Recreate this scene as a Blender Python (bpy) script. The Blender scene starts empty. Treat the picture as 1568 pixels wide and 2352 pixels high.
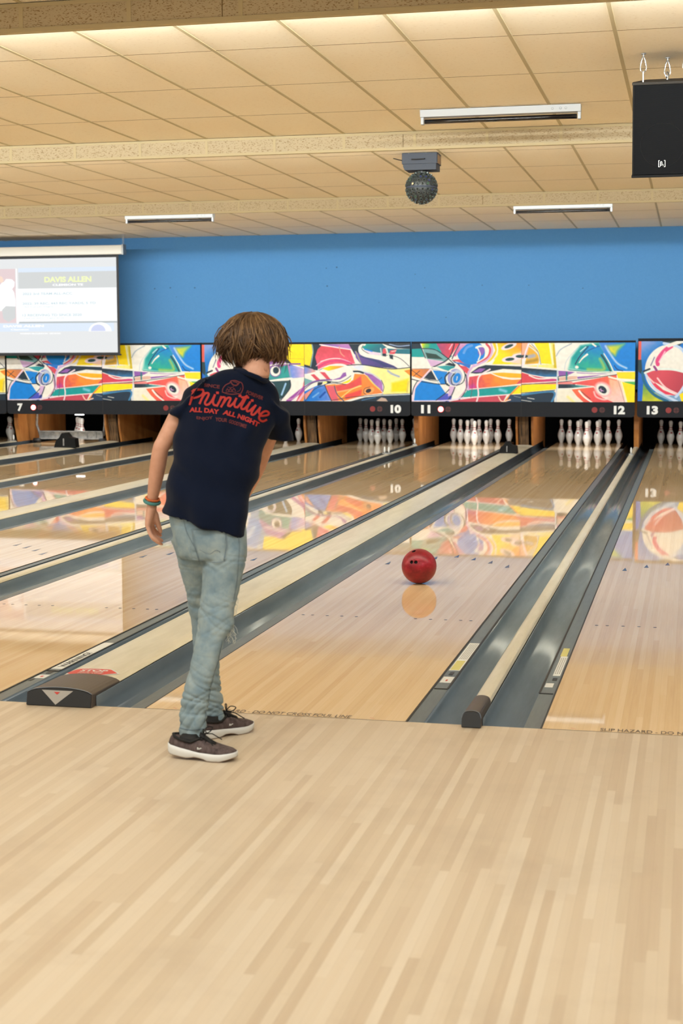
import bpy, bmesh, math, random
import numpy as np
from mathutils import Vector, Matrix
from mathutils.bvhtree import BVHTree
random.seed(7); rng = np.random.RandomState(7)
C = bpy.context.scene.collection
sc = bpy.context.scene
# ------------------------------------------------------------------ camera
F_PX = 3478.5
CAM = np.array([2.1013, -5.6208, 1.3974]); YAW, PITCH, ROLL = 0.22635, 0.10221, -0.00329
def cam_axes():
    f = np.array([-math.sin(YAW)*math.cos(PITCH), math.cos(YAW)*math.cos(PITCH), -math.sin(PITCH)])
    r = np.array([math.cos(YAW), math.sin(YAW), 0.0]); u = np.cross(r, f)
    return r*math.cos(ROLL)+u*math.sin(ROLL), -r*math.sin(ROLL)+u*math.cos(ROLL), f
CR, CU, CF = cam_axes()
cam = bpy.data.cameras.new('camera'); cam.sensor_fit = 'VERTICAL'; cam.sensor_height = 36; cam.sensor_width = 24
cam.lens = F_PX/2352*36; cam.clip_end = 200
camo = bpy.data.objects.new('camera', cam); C.objects.link(camo); sc.camera = camo
M = Matrix(((CR[0], CU[0], -CF[0], CAM[0]), (CR[1], CU[1], -CF[1], CAM[1]), (CR[2], CU[2], -CF[2], CAM[2]), (0, 0, 0, 1)))
camo.matrix_world = M
cam.dof.use_dof = True; cam.dof.focus_distance = 8.6; cam.dof.aperture_fstop = 5.0
def ray(x, y): return CF + CR*(x-784)/F_PX - CU*(y-1176)/F_PX
def at(x, y, Y):
    d = ray(x, y); return Vector(CAM + d*((Y-CAM[1])/d[1]))
def atz(x, y, Z):
    d = ray(x, y); return Vector(CAM + d*((Z-CAM[2])/d[2]))
# ------------------------------------------------------------------ world, exposure
sc.view_settings.view_transform = 'Standard'; sc.view_settings.look = 'None'
sc.view_settings.gamma = 1.0; sc.view_settings.exposure = 0.12; sc.view_settings.use_curve_mapping = False
w = bpy.data.worlds.new('world'); sc.world = w; w.use_nodes = True
w.node_tree.nodes['Background'].inputs[0].default_value = (1, .93, .82, 1)
w.node_tree.nodes['Background'].inputs[1].default_value = 0.35
CEIL = 3.28
RISERS = [-7.85, -2.88, 2.09, 7.15, 12.15]
def area(name, loc, size, aim, power, col=(.95, 1, .975)):
    l = bpy.data.lights.new(name, 'AREA'); l.shape = 'RECTANGLE'; l.size, l.size_y = size
    l.energy = power; l.color = col
    o = bpy.data.objects.new(name, l); C.objects.link(o); o.location = loc
    o.rotation_euler = Vector(aim).to_track_quat('-Z', 'Y').to_euler()
    return o
# fluorescent rows hidden behind the ceiling baffles, washing forward
for y, pw, tz in ((2.09, 560, .15), (7.15, 340, .14), (12.15, 262, .08)):
    area('baffle_row_light', (-3.5, y+.10, 3.205), (20, .09), (0, 1, tz), pw)
# ceiling light panels over the approach and the concourse
for y, pw in ((-2.2, 285), (-6.2, 255), (-10.2, 200)):
    area('approach_light_panel', (-2.5, y, 3.262), (17, .5), (0, .12, -1), pw)
# ------------------------------------------------------------------ helpers
def lin(c):
    return tuple(((v/255)/12.92 if v/255 <= .04045 else ((v/255+.055)/1.055)**2.4) for v in c[:3])
def mat(name, c, rough=.5, metal=0, spec=.5, emit=None, es=0, coat=0):
    m = bpy.data.materials.new(name); m.use_nodes = True
    b = m.node_tree.nodes['Principled BSDF']
    b.inputs['Base Color'].default_value = (*lin(c), 1); b.inputs['Roughness'].default_value = rough
    b.inputs['Metallic'].default_value = metal; b.inputs['Specular IOR Level'].default_value = spec
    b.inputs['Coat Weight'].default_value = coat
    if emit: b.inputs['Emission Color'].default_value = (*lin(emit), 1); b.inputs['Emission Strength'].default_value = es
    return m
class NT:
    def __init__(s, m): s.m = m; s.t = m.node_tree; s.b = s.t.nodes['Principled BSDF']
    def n(s, typ, **k):
        x = s.t.nodes.new(typ)
        for a, v in k.items(): setattr(x, a, v)
        return x
    def l(s, a, b): s.t.links.new(a, b)
    def math(s, op, a, b=None):
        x = s.n('ShaderNodeMath', operation=op)
        for i, v in enumerate((a, b)):
            if v is None: continue
            if isinstance(v, (int, float)): x.inputs[i].default_value = v
            else: s.l(v, x.inputs[i])
        return x.outputs[0]
    def ramp(s, fac, stops):
        x = s.n('ShaderNodeValToRGB'); e = x.color_ramp.elements
        while len(e) < len(stops): e.new(.5)
        for el, (p, c) in zip(e, stops): el.position = p; el.color = (*lin(c), 1)
        s.l(fac, x.inputs[0]); return x.outputs[0]
    def pos(s):
        return s.n('ShaderNodeNewGeometry').outputs['Position']
    def scaled(s, v, sc_):
        x = s.n('ShaderNodeMapping'); x.inputs['Scale'].default_value = sc_; s.l(v, x.inputs[0]); return x.outputs[0]
    def noise(s, v, scale=1, detail=2, rough=.5):
        x = s.n('ShaderNodeTexNoise'); x.inputs['Scale'].default_value = scale; x.inputs['Detail'].default_value = detail
        x.inputs['Roughness'].default_value = rough; s.l(v, x.inputs['Vector']); return x.outputs[0]
    def mix(s, f, a, b, typ='MIX'):
        x = s.n('ShaderNodeMix', data_type='RGBA', blend_type=typ)
        for i, v in ((0, f), (6, a), (7, b)):
            if isinstance(v, (int, float)): x.inputs[i].default_value = v
            elif isinstance(v, tuple): x.inputs[i].default_value = (*lin(v), 1)
            else: s.l(v, x.inputs[i])
        return x.outputs[2]
    def bump(s, h, st=.3, d=.002):
        x = s.n('ShaderNodeBump'); x.inputs['Strength'].default_value = st; x.inputs['Distance'].default_value = d
        s.l(h, x.inputs['Height']); s.l(x.outputs[0], s.b.inputs['Normal'])
    def col(s, c): s.l(c, s.b.inputs['Base Color'])
def wood_boards(name, stops, width, length, rough, spec, seam=.12, streak=.35, scuff=0, ior=1.5):
    m = mat(name, (200, 170, 130), rough, spec=spec); t = NT(m); t.b.inputs['IOR'].default_value = ior
    sx = t.n('ShaderNodeSeparateXYZ'); t.l(t.pos(), sx.inputs[0]); X, Y = sx.outputs[0], sx.outputs[1]
    u = t.math('DIVIDE', X, width); bx = t.math('FLOOR', u)
    w1 = t.n('ShaderNodeTexWhiteNoise', noise_dimensions='1D'); t.l(bx, w1.inputs['W'])
    v = t.math('ADD', t.math('DIVIDE', Y, length), t.math('MULTIPLY', w1.outputs[0], 7.3)); by = t.math('FLOOR', v)
    cb = t.n('ShaderNodeCombineXYZ'); t.l(bx, cb.inputs[0]); t.l(by, cb.inputs[1])
    w2 = t.n('ShaderNodeTexWhiteNoise', noise_dimensions='2D'); t.l(cb.outputs[0], w2.inputs['Vector'])
    st = t.noise(t.scaled(t.pos(), (90, 2.2, 1)), 1, 3, .6)
    fac = t.math('ADD', t.math('MULTIPLY', w2.outputs[0], 1-streak), t.math('MULTIPLY', st, streak))
    c = t.ramp(fac, stops)
    fx = t.math('FRACT', u); ed = t.math('ADD', t.math('LESS_THAN', fx, .05), t.math('LESS_THAN', t.math('FRACT', v), .0012/length*1.2))
    c = t.mix(t.math('MULTIPLY', ed, seam), c, (110, 80, 50))
    if scuff:
        sn = t.noise(t.pos(), 2.2, 5, .65)
        
        k = t.n('ShaderNodeMapRange'); k.inputs[1].default_value = .5; k.inputs[2].default_value = .8; k.inputs[4].default_value = scuff
        t.l(sn, k.inputs[0]); c = t.mix(k.outputs[0], c, (165, 145, 125))
        rr = t.n('ShaderNodeMapRange'); rr.inputs[3].default_value = rough-.06; rr.inputs[4].default_value = rough+.14
        t.l(t.noise(t.pos(), 1.3, 4), rr.inputs[0]); t.l(rr.outputs[0], t.b.inputs['Roughness'])
    t.col(c); return m
def noisy(name, c1, c2, scale, rough=.5, metal=0, bump=0, spec=.5, stretch=(1, 1, 1), coat=0):
    m = mat(name, c1, rough, metal, spec, coat=coat); t = NT(m)
    n = t.noise(t.scaled(t.pos(), stretch), scale, 4, .6)
    t.col(t.ramp(n, [(.35, c1), (.65, c2)]))
    if bump: t.bump(n, bump)
    return m
class MB:
    """collects shapes into one mesh"""
    def __init__(s): s.v = []; s.f = []; s.m = []
    def add(s, v, f, mi=0):
        o = len(s.v); s.v += [tuple(p) for p in v]; s.f += [tuple(i+o for i in q) for q in f]; s.m += [mi]*len(f); return s
    def box(s, a, b, mi=0):
        x0, y0, z0 = a; x1, y1, z1 = b
        v = [(x0, y0, z0), (x1, y0, z0), (x1, y1, z0), (x0, y1, z0), (x0, y0, z1), (x1, y0, z1), (x1, y1, z1), (x0, y1, z1)]
        return s.add(v, [(0, 3, 2, 1), (4, 5, 6, 7), (0, 1, 5, 4), (1, 2, 6, 5), (2, 3, 7, 6), (3, 0, 4, 7)], mi)
    def prism(s, prof, y0, y1, mi=0, axis='y', closed=True):
        """profile in xz swept along y (or in yz along x)"""
        n = len(prof)
        mk = (lambda p, q: (p[0], q, p[1])) if axis == 'y' else ((lambda p, q: (q, p[0], p[1])) if axis == 'x' else (lambda p, q: (p[0], p[1], q)))
        v = [mk(p, y0) for p in prof]+[mk(p, y1) for p in prof]
        f = [(i, (i+1) % n, (i+1) % n+n, i+n) for i in range(n if closed else n-1)]
        if closed: f += [tuple(range(n))[::-1], tuple(range(n, 2*n))]
        return s.add(v, f, mi)
    def loft(s, rings, mi=0, cap=True, loop=False):
        n = len(rings[0]); v = [p for r in rings for p in r]; f = []
        K = len(rings)
        for k in range(K if loop else K-1):
            k2 = (k+1) % K
            for i in range(n): f.append((k*n+i, k*n+(i+1) % n, k2*n+(i+1) % n, k2*n+i))
        if cap and not loop: f += [tuple(range(n))[::-1], tuple(range((K-1)*n, K*n))]
        return s.add(v, f, mi)
    def tube(s, pts, rad, n=8, mi=0, cap=True):
        pts = [Vector(p) for p in pts]; rad = rad if hasattr(rad, '__len__') else [rad]*len(pts); rings = []
        up = None
        for i, p in enumerate(pts):
            d = (pts[min(i+1, len(pts)-1)]-pts[max(i-1, 0)]).normalized()
            if up is None: up = Vector((0, 0, 1)) if abs(d.z) < .9 else Vector((1, 0, 0))
            a = d.cross(up).normalized(); b = a.cross(d).normalized(); up = b
            rings.append([p+(a*math.cos(t)+b*math.sin(t))*rad[i] for t in [2*math.pi*j/n for j in range(n)]])
        return s.loft(rings, mi, cap)
    def lathe(s, prof, n=20, c=(0, 0, 0), mi=0):
        rings = [[(c[0]+r*math.cos(2*math.pi*j/n), c[1]+r*math.sin(2*math.pi*j/n), c[2]+z) for j in range(n)] for r, z in prof]
        return s.loft(rings, mi)
    def build(s, name, mats, parent=None, smooth=False, bevel=0):
        me = bpy.data.meshes.new(name); me.from_pydata(s.v, [], s.f); me.update()
        mats = mats if isinstance(mats, (list, tuple)) else [mats]
        for m in mats: me.materials.append(m)
        if len(mats) > 1: me.polygons.foreach_set('material_index', s.m)
        bm = bmesh.new(); bm.from_mesh(me); bmesh.ops.recalc_face_normals(bm, faces=bm.faces); bm.to_mesh(me); bm.free()
        if smooth: me.polygons.foreach_set('use_smooth', [True]*len(me.polygons))
        o = bpy.data.objects.new(name, me); C.objects.link(o)
        if parent is not None:
            o.parent = parent
            off = world_of(parent)
            o.location = -off
        if bevel:
            b = o.modifiers.new('bevel', 'BEVEL'); b.width = bevel; b.segments = 2; b.limit_method = 'ANGLE'
        return o
def world_of(o):
    p = Vector((0, 0, 0))
    while o is not None: p += o.location; o = o.parent
    return p
def tag(o, label=None, cat=None, group=None, kind=None):
    if label: o['label'] = label
    if cat: o['category'] = cat
    if group: o['group'] = group
    if kind: o['kind'] = kind
    return o
def thing(name, label, cat, loc=(0, 0, 0), group=None):
    o = bpy.data.objects.new(name, None); C.objects.link(o); o.location = loc; o.empty_display_size = .05
    return tag(o, label, cat, group)
def copy_tree(o, loc=None, parent=None):
    c = o.copy(); C.objects.link(c); c.parent = parent
    for k in list(o.children): copy_tree(k, None, c)
    if loc is not None: c.location = loc
    return c
_tc = {}
def text_mesh(txt, bold=0.0, shear=0.0, fill=True):
    key = (txt, bold, shear)
    if key not in _tc:
        cu = bpy.data.curves.new('t', 'FONT'); cu.body = txt; cu.size = 1; cu.offset = bold; cu.shear = shear; cu.resolution_u = 4
        o = bpy.data.objects.new('t', cu); C.objects.link(o)
        dg = bpy.context.evaluated_depsgraph_get(); me = o.evaluated_get(dg).to_mesh()
        v = np.array([x.co[:2] for x in me.vertices]) if len(me.vertices) else np.zeros((1, 2)); f = [tuple(p.vertices) for p in me.polygons]
        bpy.data.objects.remove(o); bpy.data.curves.remove(cu)
        lo, hi = v.min(0), v.max(0); v = (v-lo)/np.maximum(hi-lo, 1e-6)
        _tc[key] = (v, f)
    return _tc[key]
def smooth_pts(pts, k=6):
    P = [np.array(p, float) for p in pts]
    if len(P) < 3: return P
    out = []
    for i in range(len(P)-1):
        p0, p1, p2, p3 = P[max(i-1, 0)], P[i], P[i+1], P[min(i+2, len(P)-1)]
        for j in range(k):
            t = j/k
            out.append(.5*((2*p1)+(-p0+p2)*t+(2*p0-5*p1+4*p2-p3)*t*t+(-p0+3*p1-3*p2+p3)*t**3))
    out.append(P[-1]); return out
# ------------------------------------------------------------------ materials
m_appr = wood_boards('approach maple boards', [(0, (190, 166, 139)), (.3, (202, 182, 155)), (.6, (209, 190, 164)), (1, (217, 201, 178))], .0270, 1.15, .34, .42, .10, .30, scuff=.35)
m_lane = wood_boards('lane boards', [(0, (211, 177, 135)), (.4, (224, 193, 151)), (1, (236, 210, 173))], .02703, 6.0, .026, .24, .10, .55)
m_deck = wood_boards('pin deck boards', [(0, (200, 160, 110)), (1, (224, 188, 140))], .02703, 6.0, .06, .5, .1, .5)
t = NT(m_lane); t.bump(t.noise(t.scaled(t.pos(), (70, .9, 1)), 1, 2), .035, .0005)
m_line = mat('foul line', (60, 44, 36), .5)
m_gut = noisy('gutter plastic', (110, 122, 131), (119, 131, 140), 6, .17, 0, 0, .5, (3, .3, 1))
t = NT(m_gut); t.bump(t.noise(t.scaled(t.pos(), (12, 1.2, 1)), 1, 3), .05, .0015)
m_rail = noisy('rail plastic', (86, 96, 98), (98, 108, 110), 20, .3, stretch=(3, .3, 1))
m_trim = mat('black trim', (12, 10, 10), .45)
m_cap = noisy('cream capping', (214, 205, 180), (228, 220, 198), 5, .28, 0, 0, .5, (4, .5, 1))
m_hood = mat('brown plastic hood', (78, 68, 62), .38)
m_black = mat('black plastic', (22, 21, 22), .35)
m_white = mat('white label', (225, 226, 224), .5)
m_yel = mat('yellow label', (205, 196, 120), .5)
m_red = mat('red label', (206, 60, 50), .45)
m_tick = mat('faded red mark', (186, 96, 76), .5)
m_ink = mat('black ink', (30, 30, 34), .6)
m_greyink = mat('grey ink', (120, 118, 118), .6)
m_lanemark = mat('dark blue inlay', (52, 58, 82), .2)
m_dot = mat('dark dot inlay', (84, 62, 62), .2)
m_foulink = mat('foul line ink', (92, 76, 62), .5)
m_mask = noisy('charcoal panel', (36, 38, 43), (41, 43, 49), 300, .8, spec=.15)
m_num = mat('white numerals', (232, 234, 235), .5)
m_led_on = mat('lit indicator', (255, 240, 235), .4, emit=(255, 225, 215), es=2.2)
m_led_rim = mat('indicator rim', (190, 20, 20), .4, emit=(255, 20, 15), es=.8)
m_led_off = mat('unlit indicator', (120, 14, 16), .4, emit=(150, 10, 12), es=.12)
m_led_dim = mat('dim indicator', (74, 24, 26), .5)
m_kick = noisy('orange varnished wood', (160, 98, 44), (196, 132, 70), 5, .5, stretch=(1, 1, .25))
m_kickd = noisy('worn brown wood', (44, 32, 22), (140, 104, 66), 16, .6, stretch=(4, 1, .12))
m_pit = mat('black pit', (9, 9, 10), .9, spec=.1)
m_metal = noisy('worn steel', (120, 122, 124), (160, 160, 160), 12, .4, .7)
m_rub = mat('rubber', (20, 20, 22), .6)
m_pinw = mat('pin white', (232, 232, 228), .18, coat=.3)
m_pinr = mat('pin red', (168, 26, 40), .3)
m_blue = noisy('blue painted wall', (82, 139, 196), (85, 142, 199), 40, .8, 0, .08, .2)
m_beige = mat('beige wall', (196, 178, 150), .8)
# ceiling tile
m_tile = mat('mineral tile', (238, 219, 188), .9, spec=.1); t = NT(m_tile)
n1 = t.noise(t.scaled(t.pos(), (26, 60, 26)), 1.3, 3, .6); n2 = t.noise(t.pos(), .9, 2)
sp = t.n('ShaderNodeMapRange'); sp.inputs[1].default_value = .60; sp.inputs[2].default_value = .68; t.l(n1, sp.inputs[0])
base = t.ramp(n2, [(.3, (250, 238, 216)), (.7, (252, 243, 224))])
t.col(t.mix(t.math('MULTIPLY', sp.outputs[0], .30), base, (200, 170, 124))); t.bump(n1, .25, .003)
m_tbar = mat('ceiling grid', (192, 178, 142), .7)
m_seam = mat('tile joint', (112, 88, 56), .9)
m_rtile = mat('fissured tile', (205, 180, 142), .9, spec=.1); t = NT(m_rtile)
n1 = t.noise(t.scaled(t.pos(), (70, 70, 190)), 1.0, 3, .65)
sp = t.n('ShaderNodeMapRange'); sp.inputs[1].default_value = .56; sp.inputs[2].default_value = .62; t.l(n1, sp.inputs[0])
t.col(t.mix(sp.outputs[0], (192, 178, 150), (146, 122, 88))); t.bump(n1, .3, .004)
# ------------------------------------------------------------------ structure
XL, XR, YB, YW = -13.0, 8.0, -13.0, 17.36
mb = MB().box((XL, YB, -.12), (XR, -.0015, 0), 0)
o = mb.build('floor', m_appr); tag(o, kind='structure')
o = MB().box((XL, 0, -.32), (XR, 20.6, -.18)).build('floor', m_pit); tag(o, kind='structure')
# ceiling with grid
mb = MB().box((XL, YB, CEIL), (XR, YW+.3, CEIL+.05), 0)
xs = [.41+.6096*k for k in range(-22, 13)]
for x in xs: mb.box((x-.012, YB, CEIL-.004), (x+.012, YW, CEIL), 1)
ys = []
for k, (a, b) in enumerate(zip([YB]+RISERS, RISERS+[YW])):
    y = b if k < len(RISERS) else YW
    yy = (b-1.115) if k < len(RISERS) else 16.0
    while yy > a+.1:
        ys.append(yy); mb.box((XL, yy-.004, CEIL-.0006), (XR, yy+.004, CEIL), 2); yy -= 1.238
o = mb.build('ceiling', [m_tile, m_tbar, m_seam]); tag(o, kind='structure')
for i, y in enumerate(RISERS):
    zb = 3.125
    mb = MB().box((XL, y, zb+.002), (XR, y+.02, CEIL-.0045), 0)
    mb.box((XL, y-.006, zb), (XR, y+.045, zb+.022), 1)
    mb.box((XL, y-.003, CEIL-.025), (XR, y+.02, CEIL-.0045), 1)
    for x in xs: mb.box((x-.012, y-.0028, zb+.021), (x+.012, y, CEIL-.0252), 1)
    mb.box((-.30, y-.0015, zb+.02), (-.296, y, CEIL-.02), 2)
    o = mb.build('trim_%d' % (i+1), [m_rtile, m_tbar, m_seam]); tag(o, 'dropped ceiling baffle', kind='structure')
# walls
mb = MB().box((XL, YW, .9), (XR, YW+.12, CEIL), 0)
for px_, py_, s_ in ((391, 661, 2), (447, 661, 2), (355, 663, 2), (749, 616, 1.5), (773, 614, 2.2), (751, 657, 2.2), (953, 630, 1.5), (1107, 655, 1.5), (1214, 655, 1.5), (1338, 662, 1.5), (975, 661, 1.5), (870, 695, 1.2), (1024, 729, 1.5), (405, 682, 1)):
    p_ = at(px_, py_, YW-.002); q_ = .0055*s_; mb.box((p_.x-q_, YW-.0015, p_.z-q_*.8), (p_.x+q_, YW, p_.z+q_*.8), 1)
p_ = at(617, 640, YW); mb.box((p_.x-.0015, YW-.0008, 1.6), (p_.x+.0015, YW, CEIL), 2)
o = mb.build('wall_front', [m_blue, mat('screw hole', (46, 84, 122), .8), mat('panel joint', (74, 128, 182), .8)]); tag(o, kind='structure')
for nm, a, b in (('wall_left', (XL-.1, YB, -.3), (XL, 20.6, CEIL)), ('wall_right', (XR, YB, -.3), (XR+.1, 20.6, CEIL)), ('wall_back', (XL, YB-.1, 0), (XR, YB, CEIL))):
    o = MB().box(a, b).build(nm, m_beige); tag(o, kind='structure')
mb = MB().box((XL, 20.3, -.3), (XR, 20.4, 1.7), 0).box((XL, YW+.02, .865), (XR, 20.3, .9), 0)
o = mb.build('wall_pit', m_pit); tag(o, kind='structure')
# ------------------------------------------------------------------ lanes
LW = 1.0541; BW = LW/39
WORDN = {5: 'five', 6: 'six', 7: 'seven', 8: 'eight', 9: 'nine', 10: 'ten', 11: 'eleven', 12: 'twelve', 13: 'thirteen', 14: 'fourteen'}
LX = {6: -9.985, 7: -8.41, 8: -6.65, 9: -5.085, 10: -3.33, 11: -1.76, 12: 0.0, 13: 1.579, 14: 3.338}
def fit_text(mb, txt, x0, y0, w_, h_, to3, bold=.0, shear=0, mi=0):
    v, f = text_mesh(txt, bold, shear)
    mb.add([to3(x0+p[0]*w_, y0+p[1]*h_) for p in v], f, mi)
AY = {5: 4.41, 10: 4.59, 15: 4.73, 20: 4.85, 25: 4.73, 30: 4.59, 35: 4.41}
lane_note = {6: 'at the far left edge', 7: 'behind the boy with the sweep bar lowered', 8: 'hidden partly by the boy', 9: 'ending beside the boy\'s sleeve',
             10: 'under the sign reading ten', 11: 'under the sign reading eleven', 12: 'with the red ball rolling on it', 13: 'right of the narrow cream capping', 14: 'beyond the right frame edge'}
for L, x in LX.items():
    r = thing('bowling_lane', 'glossy boarded bowling lane %s, %s' % (WORDN[L], lane_note[L]), 'bowling lane', (x, 0, 0), 'bowling lanes')
    MB().box((x, .0035, -.10), (x+LW, 17.9, 0)).build('lane_bed', m_lane, r)
    MB().box((x, 17.9, -.10), (x+LW, 19.16, 0)).build('pin_deck', m_deck, r)
    MB().box((x, -.0015, -.05), (x+LW, .0035, .0003)).build('foul_line', m_line, r)
    if L in (7, 8, 9, 14) and L != 14: near = True
    if L >= 10 or True:
        if L <= 13:
            for n, yy in AY.items():
                cx = x+LW-(n-.5)*BW
                if atz and L >= 9:
                    MB().add([(cx-.016, yy-.075, .0006), (cx+.016, yy-.075, .0006), (cx, yy+.075, .0006)], [(0, 1, 2)]).build('aiming_arrow', m_lanemark, r)
        if L in (10, 11, 12, 13):
            for n in (3, 5, 8, 11, 14, 26, 29, 32, 35, 37):
                cx = x+LW-(n-.5)*BW
                MB().add([(cx+.0095*math.cos(a), 2.27+.0095*math.sin(a), .0006) for a in [k*math.pi/5 for k in range(10)]], [tuple(range(10))]).build('guide_dot', m_dot, r)
            mb = MB(); fit_text(mb, 'SLIP HAZARD - DO NOT CROSS FOUL LINE', x+.215, .010, .62, .046, lambda a, b: (a, b, .0006), .012)
            mb.build('warning_lettering', m_foulink, r)
            for s in (.115, .92): MB().add([(x+s-.010, .030, .0006), (x+s+.009, .020, .0006), (x+s+.010, .024, .0006), (x+s-.009, .035, .0006)], [(0, 1, 2, 3)]).build('red_tick', m_tick, r)
# ------------------------------------------------------------------ gutters and capping
def gutter_prof(w_, lip):
    p = [(.070, -.004), (.076, -.016)]
    c, a = (.076+w_)/2, (w_-.076)/2
    for k in range(1, 13):
        an = math.pi*(1-k/14); p.append((c+a*math.cos(an), -.016-.062*math.sin(an)))
    under = [(d, z-.006) for d, z in p][::-1]
    return p+[(w_-.0015, -.004), (w_-.0015, lip-.001), (w_-.001, lip), (w_+.0015, lip), (w_+.0015, -.012)]+under
def gutter(x_edge, s, w_, L, side, lip=.029):
    """s=+1: gap lies to the right of the lane edge; s=-1: to the left"""
    X = lambda d: x_edge+s*d
    r = thing('gutter', 'grey curved gutter on the %s side of lane %s' % (side, WORDN[L]), 'gutter', (x_edge+s*.1, 0, 0), 'lane gutters')
    pr = gutter_prof(w_, lip); mb = MB()
    mb.prism([(X(d), z) for d, z in pr], .0, 18.9)
    mb.build('channel', m_gut, r, smooth=True).data.polygons.foreach_set('use_smooth', [True]*0+[True]*len(r.children[0].data.polygons))
    MB().box((min(X(.0075), X(.0705)), .0, -.05), (max(X(.0075), X(.0705)), 17.6, -.0035)).build('bumper_rail', m_rail, r)
    MB().box((min(X(.0005), X(.0075)), .0, -.05), (max(X(.0005), X(.0075)), 17.6, -.001)).build('edge_trim', m_trim, r)
    if (L in (11, 12) and side == 'right') or (L == 13 and side == 'left') or L == 10 and side == 'right':
        ya = .62 if w_ > .2 else .30
        mb = MB(); mb.box((min(X(.065), X(.073)), ya, -.0035), (max(X(.065), X(.073)), 17.4, -.0012)); mb.box((min(X(.012), X(.07)), ya-.012, -.0035), (max(X(.012), X(.07)), ya, -.0012))
        mb.build('slot_line', m_trim, r)
    return r
def arc_top(x0, x1, z0, z1, n=10, sh=.02, e=.30):
    """rounded box cross-section"""
    p = [(x0, z0)]
    for k in range(n+1):
        t = k/n; x = x0+(x1-x0)*t; q = 2*abs(t-.5)
        p.append((x, z1-(z1-z0)*.55*q**6 - sh*.25*q**2))
    p.append((x1, z0)); return p
def capping(xc, hw, zt, label, note, hood=True, seams=(3.1, 6.2, 9.3, 12.4, 15.5)):
    r = thing('division_capping', label, 'lane divider', (xc, 0, 0), 'cream capping strips between gutters')
    mb = MB(); ys_ = [.0]+list(seams)+[17.34]
    for a, b in zip(ys_[:-1], ys_[1:]): mb.prism(arc_top(xc-hw, xc+hw, zt-.017, zt), a+.0015+(.16 if a == 0 else 0), b-.0015)
    mb.build('cream_strip', m_cap, r)
    if hood:
        h = zt+.016; mb = MB()
        HP = lambda w_, z0, z1: [(xc-w_, z0)]+[(xc+w_*c_, z1-(z1-z0)*((.20 if hw > .1 else .16)*c_*c_+(.10 if hw > .1 else .30)*abs(c_)**9)) for c_ in [k/8-1 for k in range(17)]]+[(xc+w_, z0)]
        P0 = HP(hw+.002, .0, h); P1 = HP(hw+.001, -.01, zt+.012)
        rings = [[(px, -.045+.018*(pz/h), pz) for px, pz in P0]]
        rings += [[(px, -.0, pz) for px, pz in P0]] + [[(px, .27, pz) for px, pz in P1]]
        mb.loft(rings); mb.build('end_hood', m_hood, r, bevel=.004)
        # glossy front plate
        mb = MB(); fr = [(xc+(px-xc)*.97, -.050+.018*(pz/h), .004+pz*.90) for px, pz in P0]; bk = [(a, b+.006, c) for a, b, c in fr]
        mb.loft([fr, bk]); fp = mb.build('front_plate', m_black, r)
        mb = MB(); mb.tube([(xc+(px-xc)*.97, -.046+.018*(pz/h), .006+pz*.92) for px, pz in P0[1:-1]], .0018, 6)
        mb.build('edge_bead', mat('bead', (120, 128, 138), .3, .4), r)
        if hw > .1:
            y = lambda z: -.0515+.018*(z/h)
            mb = MB().add([(xc-.075, y(.064), .064), (xc+.060, y(.064), .064), (xc-.012, y(.008), .008)], [(0, 1, 2)])
            bd = mb.build('triangle_badge', mat('silver badge', (176, 170, 162), .4), r)
            MB().add([(xc-.022, y(.058)-.0012, .058), (xc+.004, y(.058)-.0012, .058), (xc-.008, y(.048)-.0012, .048)], [(0, 1, 2)]).build('red_triangle', m_red, bd)
    return r
gaps = [(a, b) for a, b in zip([6, 7, 8, 9, 10, 11, 12, 13], [7, 8, 9, 10, 11, 12, 13, 14])]
capn = {(6, 7): 'far left of the frame', (7, 8): 'with a black hump near its far end', (8, 9): 'left of the boy at wrist height', (9, 10): 'meeting the boy\'s left forearm',
        (10, 11): 'passing behind the boy\'s left hand', (11, 12): 'brown hood left of the boy\'s feet', (12, 13): 'small brown hood at its near end', (13, 14): 'outside the right edge'}
for a, b in gaps:
    x0, x1 = LX[a]+LW, LX[b]; xc = (x0+x1)/2; wide = (x1-x0) > .6
    hw = .14 if wide else .0355; zt = .059 if wide else .046
    gutter(x0, 1, (x1-x0)/2-hw-.0045, a, 'right', zt-.0185); gutter(x1, -1, (x1-x0)/2-hw-.0045, b, 'left', zt-.0185)
    cp = capping(xc, hw, zt, '%s cream strip between lanes %s and %s, %s' % ('wide' if wide else 'narrow', WORDN[a], WORDN[b], capn[(a, b)]), '', True)
gutter(LX[6], -1, .225, 6, 'left')
# stickers near the foul line
def decal_rect(name, m, corners, parent=None, label=None, cat=None, z=.0):
    return None
g = {o['label']: o for o in C.objects if o.parent is None and 'label' in o and o.name.startswith('gutter')}
def ledge_sticker(gl, s, x_edge, pieces):
    r = g[gl]
    for nm, m, d0, d1, y0, y1 in pieces:
        xa, xb = x_edge+s*d0, x_edge+s*d1
        MB().box((min(xa, xb), y0, -.0035), (max(xa, xb), y1, -.0026+(.0003 if m is not m_white else 0))).build(nm, m, r)
ledge_sticker('grey curved gutter on the right side of lane twelve', 1, LW, [('paper_label', m_white, .014, .064, 1.0, 1.66), ('yellow_notice', m_yel, .018, .058, 1.01, 1.22), ('black_catch', m_black, .028, .046, .90, .96), ('small_label', m_white, .014, .062, .74, .86)])
ledge_sticker('grey curved gutter on the left side of lane thirteen', -1, LX[13], [('paper_label', m_white, .014, .046, .98, 1.42), ('yellow_notice', m_yel, .020, .05, 1.42, 1.62), ('small_label', m_white, .026, .06, .74, .82), ('black_catch', m_black, .02, .04, .88, .93)])
R11 = LX[11]+LW
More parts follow.
